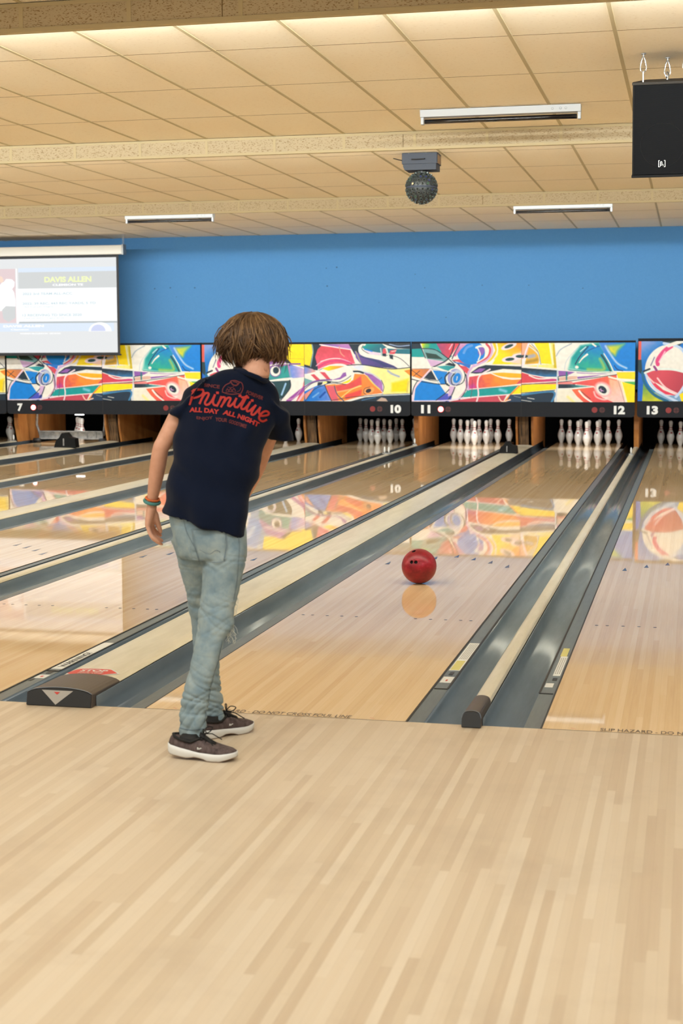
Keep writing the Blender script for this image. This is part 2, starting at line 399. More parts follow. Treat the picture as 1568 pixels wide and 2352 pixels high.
ledge_sticker('grey curved gutter on the right side of lane eleven', 1, R11, [('paper_label', m_white, .010, .066, .66, 1.30), ('black_catch', m_black, .028, .048, .56, .63), ('small_label', m_white, .016, .064, .46, .53), ('slot', m_black, .018, .03, .40, .44)])
mb = MB(); fit_text(mb, 'WARNING!', 0, 0, .34, .034, lambda a, b: (R11+.056-b, .70+a, -.0020), .02)
mb.build('warning_lettering', m_ink, g['grey curved gutter on the right side of lane eleven'])
mb = MB()
for i in range(5):
    for k in range(14): mb.box((LW+.022+i*.008, 1.26+k*.027, -.0026), (LW+.0255+i*.008, 1.275+k*.027, -.0022))
mb.build('small_print', m_greyink, g['grey curved gutter on the right side of lane twelve'])
mb = MB()
for i in range(3):
    for k in range(12): mb.box((LX[13]-.041+i*.009, 1.02+k*.031, -.0026), (LX[13]-.0375+i*.009, 1.038+k*.031, -.0022))
mb.build('small_print', m_greyink, g['grey curved gutter on the left side of lane thirteen'])
mb = MB(); mb.box((LW+.034, .77, -.0024), (LW+.042, .80, -.0020)); mb.build('red_mark', m_red, g['grey curved gutter on the right side of lane twelve'])
mb = MB(); mb.box((R11+.034, .48, -.0024), (R11+.046, .505, -.0020)); mb.build('red_mark', m_red, g['grey curved gutter on the right side of lane eleven'])
cap12 = [o for o in C.objects if o.parent is None and o.get('label', '').startswith('wide cream strip between lanes eleven')][0]
def capz(x, xc=(LX[11]+LW+LX[12])/2, hw=.14, zt=.059):
    q = abs(x-xc)/hw; return zt-.017*.55*q**6-.005*q*q+.0012
def cap_poly(pts, y0, name, m, lift=0):
    xs_ = [p[0] for p in pts]; n = 24; mb = MB(); L = []; U = []
    for k in range(n+1):
        x = min(xs_)+(max(xs_)-min(xs_))*(k+.001)/(n+.002); yy = []
        for i in range(len(pts)):
            (xa, ya), (xb, yb) = pts[i], pts[(i+1) % len(pts)]
            if (xa-x)*(xb-x) < 0: yy.append(ya+(yb-ya)*(x-xa)/(xb-xa))
        L.append((x, y0+min(yy), capz(x)+lift)); U.append((x, y0+max(yy), capz(x)+lift))
    return mb.add(L+U, [(i, i+1, n+2+i, n+1+i) for i in range(n)]).build(name, m, cap12)
XC = (LX[11]+LW)/2
sgn = [(-.10, .0), (.045, .0), (.095, .055), (.045, .11), (-.10, .11), (-.135, .055)]
s1 = cap_poly([(XC+a, b) for a, b in [(-.105, -.008), (.05, -.008), (.107, .055), (.05, .118), (-.105, .118), (-.14, .055)]], .30, 'sticker_border', m_white)
cap_poly([(XC+a, b) for a, b in sgn], .30, 'stop_sticker', m_red, .0008)
mb = MB(); fit_text(mb, 'STOP', XC-.075, .35, .12, .04, lambda a, b: (a, b, capz(a)+.0016), .03)
for i in range(2): fit_text(mb, 'DO NOT CROSS' if i == 0 else 'FOUL LINE', XC-.07, .332-.018*i, .11, .012, lambda a, b: (a, b, capz(a)+.0016), .01)
mb.build('stop_lettering', m_white, cap12)
# ------------------------------------------------------------------ pit dividers, sensors
def kick(x0, x1, label):
    o = MB().prism([(17.56, -.1), (19.35, -.1), (19.35, .85), (17.37, .85), (17.42, .30)], x0, x1, axis='x').build('kickback_divider', m_kick)
    return tag(o, label, 'pit divider', 'wooden dividers beside the pin decks')
for a, b in gaps:
    x0, x1 = LX[a]+LW, LX[b]; wide = (x1-x0) > .6; xc = (x0+x1)/2
    if wide:
        kick(x0+.22, x0+.25, 'wooden side panel right of the pins of lane %s' % WORDN[a]); kick(x1-.25, x1-.22, 'orange wooden side panel left of the pins of lane %s' % WORDN[b])
        o = MB().prism([(17.57, .0), (17.60, .0), (17.41, .85), (17.385, .85)], x0+.26, x1-.30, axis='x').build('kickback_board', m_kickd)
        tag(o, 'streaked dark wooden board closing the gap between lanes %s and %s' % (WORDN[a], WORDN[b]), 'board', 'streaked boards between pin decks')
    else:
        kick(xc-.035, xc+.035, 'narrow orange wooden post between the pins of lanes %s and %s' % (WORDN[a], WORDN[b]))
def sensor(x, y, z, s, label):
    r = thing('ball_sensor', label, 'sensor', (x, y, z))
    MB().prism([(x-.13*s, z), (x+.13*s, z), (x+.12*s, z+.10*s), (x+.055*s, z+.115*s), (x+.012*s, z+.165*s), (x-.035*s, z+.16*s), (x-.065*s, z+.11*s), (x-.10*s, z+.085*s)], y, y+.14).build('housing', mat('sensor black', (10, 10, 12), .6, 0, .2), r)
    MB().box((x-.02*s, y-.004, z+.02*s), (x-.006*s, y, z+.10*s)).build('bracket', m_metal, r)
sensor(-.353, 15.3, .0592, 1.0, 'small black hump-shaped sensor between lanes eleven and twelve')
sensor(-7.003, 15.5, .0592, 1.35, 'large black hump-shaped sensor between lanes seven and eight')
def prong(x, y, z, n, label):
    r = thing('reflector_clip', label, 'reflector', (x, y, z))
    for k in range(n):
        xx = x+(k-(n-1)/2)*.06
        MB().lathe([(.002, 0), (.011, .02), (.014, .05), (.009, .08), (.001, .092)], 10, (xx, y, z+.01)).build('white_prong', m_white, r, smooth=True)
    MB().box((x-.03*n, y-.02, z), (x+.03*n, y+.02, z+.014)).build('clip_base', m_metal, r)
prong(-2.02, 15.1, .0465, 2, 'pair of white prongs between lanes ten and eleven')
prong(-2.02, 17.30, .0465, 1, 'single white prong at the far end of the capping beside lane eleven')
prong(1.317, 15.5, .0465, 1, 'single white prong on the narrow capping between lanes twelve and thirteen')
prong(-8.67, 17.3, .0465, 1, 'single white prong at the far left beside lane seven')
# ------------------------------------------------------------------ pins
PINP = [(.0258, 0), (.0275, .004), (.0360, .03), (.0480, .06), (.0560, .09), (.0602, .114), (.0600, .13), (.0570, .15), (.0500, .175), (.0410, .2), (.0315, .225), (.0262, .245), (.0238, .262), (.0235, .275), (.0262, .300), (.0300, .320), (.0322, .340), (.0310, .355), (.0255, .369), (.0150, .378), (.002, .381)]
def dense(prof, k=3):
    return [tuple(p) for p in smooth_pts(prof, k)]
def build_pin():
    r = thing('bowling_pin', 'x', 'bowling pin', (0, 0, 0))
    MB().lathe(dense(PINP), 24).build('pin_body', m_pinw, r, smooth=True)
    for z in (.238, .268):
        rr = lambda q: np.interp(q, [p[1] for p in PINP], [p[0] for p in PINP])
        MB().lathe([(rr(z-.005)+.0001, z-.005), (rr(z-.004)+.0009, z-.004), (rr(z+.004)+.0009, z+.004), (rr(z+.005)+.0001, z+.005)], 24).build('red_stripe', m_pinr, r, smooth=True)
    mb = MB()
    rr = lambda q: float(np.interp(q, [p[1] for p in PINP], [p[0] for p in PINP]))+.0008
    P = lambda a, z: (rr(z)*math.sin(a), -rr(z)*math.cos(a), z)
    mb.add([P(-.42, .186), P(-.2, .178), P(.0, .176), P(.2, .178), P(.42, .186), P(.2, .194), P(.12, .206), P(.0, .196), P(-.12, .206), P(-.2, .194)], [(0, 1, 9), (1, 2, 7, 8, 9), (2, 3, 5, 6, 7), (3, 4, 5)])
    mb.build('crown_mark', m_pinr, r)
    return r
pin0 = build_pin(); used = False
H = .3048*math.sqrt(3)/2
SPOT = {1: (0, 0, 'head pin'), 2: (1, -.5, 'second row left'), 3: (1, .5, 'second row right'), 4: (2, -1, 'third row left'), 5: (2, 0, 'third row middle'), 6: (2, 1, 'third row right'),
        7: (3, -1.5, 'back row far left'), 8: (3, -.5, 'back row inner left'), 9: (3, .5, 'back row inner right'), 10: (3, 1.5, 'back row far right')}
RACK = {6: [1, 3, 5, 6], 7: [1, 2, 4], 9: [3, 6, 10], 10: range(1, 11), 11: range(1, 11), 12: range(1, 11), 13: [1, 2, 4, 5, 7]}
for L, ids in RACK.items():
    for k in ids:
        row, off, nm = SPOT[k]; loc = (LX[L]+LW/2+off*.3048, 18.288+row*H, 0)
        p = copy_tree(pin0, loc) if used else pin0
        p.location = loc; used = True; p.rotation_euler = (0, 0, rng.uniform(-.9, .9))
        tag(p, 'white bowling pin with red neck stripes, lane %s rack, %s' % (WORDN[L], nm), 'bowling pin', 'bowling pins racked on lane %d' % L)
for L, pw in {6: 2, 7: 9, 8: .5, 9: 4, 10: 2.2, 11: 11, 12: 9, 13: 3.0}.items():
    area('pit_light', (LX[L]+LW/2, 17.35, .70), (.5, .08), (0, .75, -.62), pw, (1, .97, .92))
# sweep bar on lane 7
r = thing('sweep_bar', 'grey metal sweep bar lowered in front of three pins on lane seven', 'pinsetter sweep', (-7.85, 17.75, 0))
x0, x1 = -8.40, -7.28
mb = MB().box((x0, 17.70, .075), (x1, 17.74, .185)).box((x0, 17.66, .180), (x1, 17.75, .195)).box((x0, 17.66, .06), (x1, 17.75, .078))
for k in range(7): mb.box((x0+.16*k+.04, 17.69, .08), (x0+.16*k+.05, 17.70, .18))
mb.build('crossbar', m_metal, r)
for x, s in ((x0, -1), (x1, 1)):
    MB().tube([(x, 17.74, .12), (x+s*.04, 17.7, .3), (x+s*.03+.05, 17.62, .62)], .022, 8).build('arm', m_metal, r)
    MB().tube([(x-.06+.02*s, 17.66, .04), (x+.06+.02*s, 17.66, .04)], .038, 14).build('roller', m_rub, r, smooth=True)
pl = at(183, 957, 17.0)
mb = MB().box((pl.x-.07, 16.975, .484), (pl.x+.07, 17.015, .4995))
o = mb.build('pit_lamp', mat('lit diffuser', (250, 250, 250), .5, emit=(255, 255, 255), es=3)); tag(o, 'small bright white lamp under the scoreboard panel of lane seven', 'lamp')
# ------------------------------------------------------------------ scoreboard mask panels with painted art
class Canvas:
    def __init__(s, box, w=320, h=166, bg=(232, 228, 222)):
        s.w, s.h = w, h; x0, y0, x1, y1 = box
        s.X, s.Y = np.meshgrid(x0+(x1-x0)*(np.arange(w)+.5)/w, y0+(y1-y0)*(np.arange(h)+.5)/h)
        s.px = (x1-x0)/w; s.img = np.ones((h, w, 3))*np.array(bg, float)
        nz = rng.rand(h//6+2, w//6+2); yy, xx = np.mgrid[0:h, 0:w]/6.0; i, j = yy.astype(int), xx.astype(int); fy, fx = yy-i, xx-j
        s.nz = nz[i, j]*(1-fy)*(1-fx)+nz[i+1, j]*fy*(1-fx)+nz[i, j+1]*(1-fy)*fx+nz[i+1, j+1]*fy*fx-.5
    def put(s, a, c, c2=None, ax=None):
        a = np.clip(a, 0, 1)[..., None]; c = np.array(c, float)
        if c2 is not None:
            (xa, ya), (xb, yb) = ax; d = ((s.X-xa)*(xb-xa)+(s.Y-ya)*(yb-ya))/((xb-xa)**2+(yb-ya)**2)
            d = np.clip(d+s.nz*.3, 0, 1)[..., None]; c = c*(1-d)+np.array(c2, float)*d
        s.img = s.img*(1-a)+c*a
    def poly(s, pts, c, c2=None, ax=None, soft=1.0, curve=False):
        P = smooth_pts(list(pts)+[pts[0]], 5) if curve else [np.array(p, float) for p in pts]
        ins = np.zeros(s.X.shape, bool); D = np.full(s.X.shape, 1e9); n = len(P)
        for i in range(n):
            (x1, y1), (x2, y2) = P[i], P[(i+1) % n]
            if y1 != y2: ins ^= ((y1 > s.Y) != (y2 > s.Y)) & (s.X < (x2-x1)*(s.Y-y1)/(y2-y1)+x1)
            D = np.minimum(D, s.seg(x1, y1, x2, y2))
        sd = np.where(ins, D, -D)/(s.px*soft)
        s.put(sd+.5, c, c2, ax)
    def seg(s, x1, y1, x2, y2):
        dx, dy = x2-x1, y2-y1; L = dx*dx+dy*dy+1e-9
        t = np.clip(((s.X-x1)*dx+(s.Y-y1)*dy)/L, 0, 1)
        return np.hypot(s.X-x1-t*dx, s.Y-y1-t*dy)
    def st(s, pts, w, c, al=1.0, w2=None, soft=1.0):
        P = smooth_pts(pts, 5); n = len(P)-1; A = np.zeros(s.X.shape)
        for i in range(n):
            ww = (w if w2 is None else w+(w2-w)*i/n)/2
            A = np.maximum(A, (ww-s.seg(*P[i], *P[i+1]))/(s.px*soft)+.5)
        s.put(np.clip(A, 0, 1)*al, c)
    def ell(s, cx, cy, rx, ry, c, rot=0, c2=None, ax=None, ring=None, soft=1.0):
        ca, sa = math.cos(rot), math.sin(rot); u = (s.X-cx)*ca+(s.Y-cy)*sa; v = -(s.X-cx)*sa+(s.Y-cy)*ca
        d = (1-np.hypot(u/rx, v/ry))*min(rx, ry)
        if ring: d = ring/2-abs(d)
        s.put(d/(s.px*soft)+.5, c, c2, ax)
    def mesh(s, name, m, w_, h_):
        W_, H_ = s.w, s.h; gx, gz = np.meshgrid(np.linspace(0, w_, W_), np.linspace(h_, 0, H_))
        co = np.stack([gx.ravel(), np.zeros(gx.size), gz.ravel()], 1); i = np.arange(W_*H_).reshape(H_, W_)
        q = np.stack([i[:-1, :-1], i[1:, :-1], i[1:, 1:], i[:-1, 1:]], -1).reshape(-1, 4)
        me = bpy.data.meshes.new(name); me.vertices.add(len(co)); me.vertices.foreach_set('co', co.ravel())
        me.loops.add(q.size); me.loops.foreach_set('vertex_index', q.ravel().astype(np.int32)); me.polygons.add(len(q))
        me.polygons.foreach_set('loop_start', np.arange(0, q.size, 4, dtype=np.int32)); me.update(calc_edges=True); me.validate()
        a = s.img/255.0*(1+s.nz[..., None]*.05); a = np.clip(a, 0, 1); a = np.where(a <= .04045, a/12.92, ((a+.055)/1.055)**2.4)
        at_ = me.color_attributes.new('paint', 'FLOAT_COLOR', 'POINT'); at_.data.foreach_set('color', np.concatenate([a.reshape(-1, 3), np.ones((W_*H_, 1))], 1).ravel())
        me.materials.append(m); return me
m_art = mat('printed art panel', (255, 255, 255), .45, spec=.3); t = NT(m_art)
an = t.n('ShaderNodeVertexColor'); an.layer_name = 'paint'; t.col(an.outputs[0])
WHT, NVY, BLU, YEL, RED, TEA, PUR, ORG, LIL, GRY = (233, 230, 224), (26, 44, 62), (0, 126, 218), (253, 220, 8), (208, 74, 92), (0, 150, 152), (140, 88, 172), (246, 140, 48), (206, 170, 212), (120, 140, 160)
def art_A_left():
    c = Canvas((38, 48, 1548, 862))
    p, s, e = c.poly, c.st, c.ell
    p([(38, 48), (160, 48), (190, 120), (38, 130)], NVY); p([(38, 125), (180, 118), (215, 240), (38, 235)], TEA)
    p([(165, 48), (420, 48), (600, 230), (520, 260), (180, 115)], YEL, TEA, ((170, 60), (300, 90)))
    p([(380, 48), (700, 48), (560, 260), (470, 200)], (150, 70, 120), (212, 70, 90), ((400, 60), (600, 90)))
    p([(185, 115), (380, 130), (560, 270), (500, 300), (230, 260)], (110, 160, 165)); p([(230, 175), (380, 200), (480, 270), (260, 255)], (38, 66, 62))
    p([(225, 262), (520, 310), (420, 350), (290, 372)], LIL)
    p([(38, 400), (230, 395), (340, 410), (160, 540), (38, 500)], ORG, (196, 120, 80), ((60, 470), (220, 400)))
    p([(320, 420), (520, 440), (620, 470), (500, 620), (420, 620)], BLU); p([(240, 480), (320, 425), (385, 560), (280, 550), (200, 520)], NVY)
    p([(150, 560), (300, 590), (430, 620), (560, 800), (380, 850), (70, 850), (90, 680)], BLU)
    p([(430, 620), (540, 620), (560, 660), (510, 735)], WHT); p([(370, 850), (530, 740), (620, 800), (560, 862)], (70, 80, 190))
    p([(560, 650), (640, 640), (600, 760), (545, 790)], LIL)
    # centre eye
    p([(380, 370), (520, 355), (640, 370), (600, 440), (560, 445), (480, 410)], (70, 170, 175), (20, 140, 150), ((400, 400), (600, 380)))
    p([(500, 345), (560, 315), (650, 345), (640, 370)], NVY)
    e(640, 520, 125, 130, WHT, .3); e(640, 520, 100, 120, (150, 150, 205), .3); e(655, 520, 75, 108, (180, 190, 215), .35); e(668, 530, 50, 72, BLU, .4)
    s([(560, 450), (505, 520), (520, 610), (560, 635)], 20, NVY); s([(640, 460), (590, 530), (600, 610), (640, 628)], 18, NVY, w2=8); s([(672, 510), (662, 560)], 10, WHT)
    s([(600, 280), (720, 370), (778, 480), (750, 590), (660, 635)], 12, NVY)
    # red-blue ribbon
    p([(595, 285), (680, 262), (790, 275), (920, 330), (860, 350), (700, 310)], RED); p([(600, 310), (720, 315), (860, 350), (840, 400), (740, 350)], (36, 110, 200))
    p([(680, 350), (790, 370), (850, 420), (810, 480)], RED); s([(600, 275), (760, 270), (930, 340)], 8, WHT)
    # blue ball top
    e(860, 180, 190, 165, BLU, 0); p([(650, 230), (720, 130), (800, 60), (860, 48), (700, 48), (600, 230)], (200, 90, 140), LIL, ((620, 200), (820, 60)))
    s([(760, 180), (800, 110), (870, 80)], 34, (90, 150, 225)); s([(930, 110), (990, 90), (1070, 120), (1090, 170), (1040, 260), (950, 310)], 26, WHT); e(1000, 160, 45, 60, (130, 90, 180), .3)
    s([(940, 100), (985, 200), (960, 280)], 16, WHT); s([(1070, 60), (1120, 130), (1090, 240), (960, 330)], 30, RED); s([(1130, 55), (1150, 150), (1090, 270), (900, 370)], 26, LIL)
    p([(1150, 48), (1230, 48), (1240, 160), (1190, 270), (1070, 320), (1140, 240), (1190, 150)], (250, 196, 40)); p([(1230, 48), (1548, 48), (1548, 340), (1150, 340), (1230, 200)], YEL, ORG, ((1350, 250), (1500, 60)))
    p([(1400, 330), (1440, 200), (1548, 170), (1548, 350)], (246, 205, 190), soft=10); s([(1205, 50), (1220, 150), (1180, 250), (1080, 340), (880, 430)], 18, WHT)
    for x, y, r in ((1375, 92, -.35), (1390, 272, -.1), (1530, 232, 0)): e(x, y, 110, 40, (240, 215, 225), r); e(x, y, 62, 22, (26, 66, 72), r)
    # black swoosh, white bowling pin outlines
    p([(850, 460), (960, 380), (1060, 350), (1548, 370), (1548, 420), (1300, 405), (1120, 440), (960, 475)], NVY); p([(880, 450), (980, 395), (1060, 400), (1000, 450)], PUR)
    p([(840, 480), (1120, 450), (1300, 410), (1548, 420), (1548, 530), (1400, 560), (1200, 560), (840, 560)], WHT)
    p([(835, 515), (1130, 470), (1300, 540), (1548, 545), (1548, 620), (820, 690)], RED, ORG, ((930, 620), (1200, 520))); p([(1130, 462), (1300, 455), (1548, 470), (1548, 530), (1380, 525), (1220, 500)], (252, 176, 30))
    s([(1110, 450), (1240, 510), (1400, 545), (1548, 540)], 14, WHT); p([(835, 640), (900, 600), (940, 670), (830, 692)], (190, 60, 140), soft=8)
    p([(1480, 610), (1548, 540), (1548, 620)], RED)
    p([(810, 700), (1500, 640), (1400, 750), (740, 800)], TEA); s([(1260, 690), (1340, 715)], 40, (120, 190, 215), soft=6); s([(810, 690), (1200, 655), (1548, 612)], 12, WHT); s([(800, 700), (1548, 632)], 5, NVY)
    p([(740, 815), (1350, 765), (1300, 862), (560, 862)], (190, 70, 90)); s([(560, 850), (900, 800), (1420, 755)], 12, (238, 215, 225)); p([(1500, 650), (1548, 640), (1548, 745), (1420, 755)], YEL)
    s([(1520, 640), (1430, 730), (1330, 850)], 20, ORG); p([(1400, 760), (1548, 755), (1548, 862), (1340, 862)], (34, 60, 90)); s([(1450, 780), (1540, 800)], 5, WHT, .7); s([(1240, 790), (1290, 855), (1400, 830)], 16, (240, 200, 180))
    s([(1120, 410), (980, 500), (950, 620), (965, 750), (940, 862)], 20, (235, 215, 225))
    s([(900, 350), (830, 450), (805, 560), (825, 690)], 30, LIL); s([(790, 480), (805, 620), (770, 740), (700, 830)], 14, NVY); p([(650, 640), (790, 640), (780, 720), (660, 840), (580, 850), (620, 740)], WHT)
    s([(640, 660), (590, 780), (520, 860)], 14, NVY); s([(780, 560), (790, 680), (700, 800)], 8, (190, 110, 170))
    s([(160, 50), (210, 200), (300, 380), (400, 560), (520, 740)], 22, WHT, w2=14); s([(150, 50), (180, 130), (230, 250)], 14, NVY); s([(180, 118), (360, 135), (520, 240), (640, 350)], 12, NVY)
    s([(630, 60), (560, 250), (400, 350), (320, 380)], 16, NVY); s([(38, 380), (300, 375), (450, 410), (640, 460)], 10, WHT); s([(38, 410), (300, 400), (520, 455)], 6, GRY)
    s([(40, 545), (180, 580), (420, 615), (540, 610)], 12, NVY); s([(40, 420), (200, 530), (380, 570), (460, 520)], 8, NVY); s([(60, 510), (150, 430)], 8, NVY); s([(300, 410), (170, 560), (80, 680), (50, 850)], 22, (235, 205, 225))
    p([(38, 560), (110, 570), (60, 700), (38, 740)], WHT); s([(120, 570), (70, 660), (45, 760)], 12, NVY); s([(40, 852), (400, 848), (600, 835), (760, 800)], 14, (215, 200, 230)); s([(380, 840), (500, 750), (560, 690)], 12, NVY)
    s([(880, 560), (875, 700), (860, 800)], 6, (120, 50, 80)); s([(560, 130), (600, 60)], 14, (240, 190, 210)); s([(700, 60), (640, 170), (600, 260)], 16, (60, 60, 90))
    return c
def art_A_right():
    c = Canvas((16, 42, 1524, 842)); p, s, e = c.poly, c.st, c.ell
    p([(16, 42), (120, 42), (90, 230), (16, 260)], (245, 170, 140)); p([(120, 60), (230, 150), (260, 320), (60, 330)], (225, 170, 50)); p([(180, 42), (380, 42), (420, 330), (280, 320), (250, 170)], YEL)
    p([(385, 42), (455, 42), (490, 390), (60, 350), (420, 330)], (235, 225, 130)); p([(430, 60), (455, 60), (490, 380), (450, 380)], (205, 180, 40)); s([(390, 50), (440, 330)], 20, (240, 238, 200))
    s([(110, 230), (180, 215)], 50, (165, 165, 180), soft=6); e(55, 222, 45, 22, (26, 60, 66)); s([(90, 300), (220, 270)], 34, (130, 110, 40), .7, soft=8)
    s([(110, 50), (60, 200), (20, 400)], 24, (236, 220, 236), w2=14); s([(120, 90), (220, 170), (260, 270), (200, 400), (16, 520)], 16, (215, 220, 215)); s([(150, 60), (240, 170), (275, 330)], 8, NVY, .6)
    p([(455, 42), (900, 42), (740, 190), (700, 340), (620, 400), (490, 400)], WHT); s([(480, 220), (540, 130), (680, 55)], 14, (160, 175, 190)); s([(590, 420), (620, 280), (760, 110)], 10, (195, 205, 215))
    p([(640, 400), (680, 240), (800, 80), (1040, 42), (1160, 250), (1230, 430), (1000, 425)], (90, 190, 180), TEA, ((660, 330), (740, 280)), soft=8); p([(720, 340), (760, 230), (900, 90), (1040, 80), (1120, 200), (1200, 400), (900, 400)], (0, 130, 200), (30, 165, 150), ((980, 120), (940, 350)), soft=5)
    p([(1040, 42), (1524, 42), (1524, 425), (1240, 420), (1120, 200)], (60, 130, 215), BLU, ((1100, 150), (1250, 250))); p([(1150, 90), (1380, 60), (1290, 150), (1260, 220), (1190, 170)], (150, 195, 90), (210, 205, 50), ((1330, 80), (1200, 150)), soft=10)
    s([(1130, 90), (1190, 190), (1290, 320), (1410, 385)], 24, (175, 200, 240), soft=4); s([(1250, 350), (1290, 400), (1360, 420)], 12, (20, 60, 130)); s([(1080, 210), (1140, 300), (1200, 420)], 26, (20, 80, 90)); s([(1110, 190), (1190, 320), (1240, 430)], 14, WHT)
    s([(1060, 260), (1110, 360), (1100, 405), (900, 400)], 30, (200, 205, 80), .8, soft=8); s([(900, 95), (790, 230), (735, 330)], 16, (20, 60, 100)); s([(890, 200), (830, 250), (785, 310)], 26, WHT, w2=10); e(755, 370, 24, 20, WHT)
    s([(960, 60), (1000, 90)], 22, WHT); s([(870, 100), (800, 160)], 14, (190, 220, 235)); s([(1050, 90), (940, 130), (860, 180)], 10, (0, 70, 150)); s([(650, 410), (1000, 440), (1200, 440)], 12, (20, 120, 120))
    p([(16, 375), (490, 410), (500, 500), (330, 500), (150, 470), (16, 430)], NVY, (44, 110, 165), ((250, 400), (250, 490))); p([(510, 418), (740, 430), (640, 480), (515, 495)], PUR); p([(760, 500), (1010, 480), (1180, 465), (1000, 505), (770, 535)], PUR); p([(750, 440), (1180, 462), (1000, 470), (760, 450)], (150, 100, 180))
    p([(16, 440), (150, 480), (330, 515), (490, 530), (490, 560), (16, 600)], (214, 66, 80), (190, 60, 130), ((100, 540), (480, 540))); p([(515, 505), (700, 490), (760, 490), (760, 535), (515, 560)], (215, 175, 160))
    s([(120, 480), (250, 525), (480, 510), (700, 470), (900, 465), (1180, 480)], 16, WHT); s([(515, 495), (640, 478)], 10, NVY); s([(620, 440), (620, 550)], 20, (10, 120, 125)); s([(505, 500), (515, 560)], 16, (20, 70, 80))
    s([(16, 370), (480, 405), (900, 440), (1230, 435), (1524, 435)], 12, WHT)
    p([(16, 610), (490, 590), (490, 670), (16, 720)], YEL); p([(80, 600), (480, 560), (700, 565), (700, 600), (480, 600)], (225, 130, 130)); p([(700, 580), (980, 530), (1280, 470), (1290, 560), (1200, 700), (1030, 640), (700, 620)], (225, 85, 90), (240, 100, 80), ((800, 560), (1150, 560)))
    s([(16, 590), (490, 562), (900, 515), (1180, 468)], 10, WHT); s([(16, 605), (490, 575), (900, 525), (1370, 458)], 9, NVY)
    p([(1280, 440), (1524, 435), (1524, 540), (1300, 520)], (245, 218, 30)); s([(1180, 500), (1300, 530), (1524, 545)], 22, (235, 238, 225)); p([(1380, 565), (1524, 565), (1524, 610), (1440, 615)], (70, 175, 90)); p([(1330, 560), (1524, 610), (1524, 842), (1420, 842)], (250, 220, 20))
    p([(1180, 520), (1330, 560), (1400, 842), (1150, 842), (1200, 700)], (245, 180, 150), (240, 200, 195), ((1200, 600), (1330, 750)), soft=6); s([(1300, 550), (1350, 700), (1390, 842)], 10, (200, 150, 130)); s([(1345, 570), (1420, 842)], 18, (240, 235, 200))
    p([(690, 670), (980, 640), (1100, 780), (1250, 842), (840, 842), (750, 760)], (240, 108, 70), (225, 80, 85), ((720, 700), (1000, 800))); e(1105, 670, 120, 95, (245, 175, 180), .6, soft=5); e(1105, 670, 95, 72, WHT, .6, soft=3); e(1100, 672, 62, 42, NVY, .7); s([(1060, 670), (1110, 690)], 8, (230, 170, 230)); s([(1075, 655), (1085, 700)], 7, (230, 170, 230))
    s([(985, 700), (1020, 770), (1130, 805), (1230, 760)], 18, (250, 200, 200), soft=3)
    p([(510, 600), (740, 600), (980, 628), (700, 650), (510, 655)], NVY, (60, 150, 155), ((640, 610), (800, 620))); s([(740, 605), (980, 628)], 9, WHT); s([(16, 720), (490, 672), (700, 655), (985, 632)], 12, WHT)
    p([(500, 680), (690, 670), (760, 760), (850, 842), (480, 842)], (234, 228, 214)); s([(640, 770), (720, 840)], 30, (250, 230, 130), .8, soft=6); s([(790, 690), (860, 770), (960, 842)], 26, WHT, w2=18); s([(820, 700), (940, 800)], 8, NVY, .7)
    p([(16, 735), (460, 690), (460, 842), (16, 842)], (24, 46, 68)); s([(16, 745), (440, 700), (425, 842)], 26, (60, 125, 175)); s([(16, 720), (465, 680)], 9, NVY); s([(100, 785), (190, 800)], 8, WHT); s([(16, 815), (150, 835)], 6, WHT); s([(498, 410), (495, 560), (480, 842)], 16, (195, 205, 220))
    return c
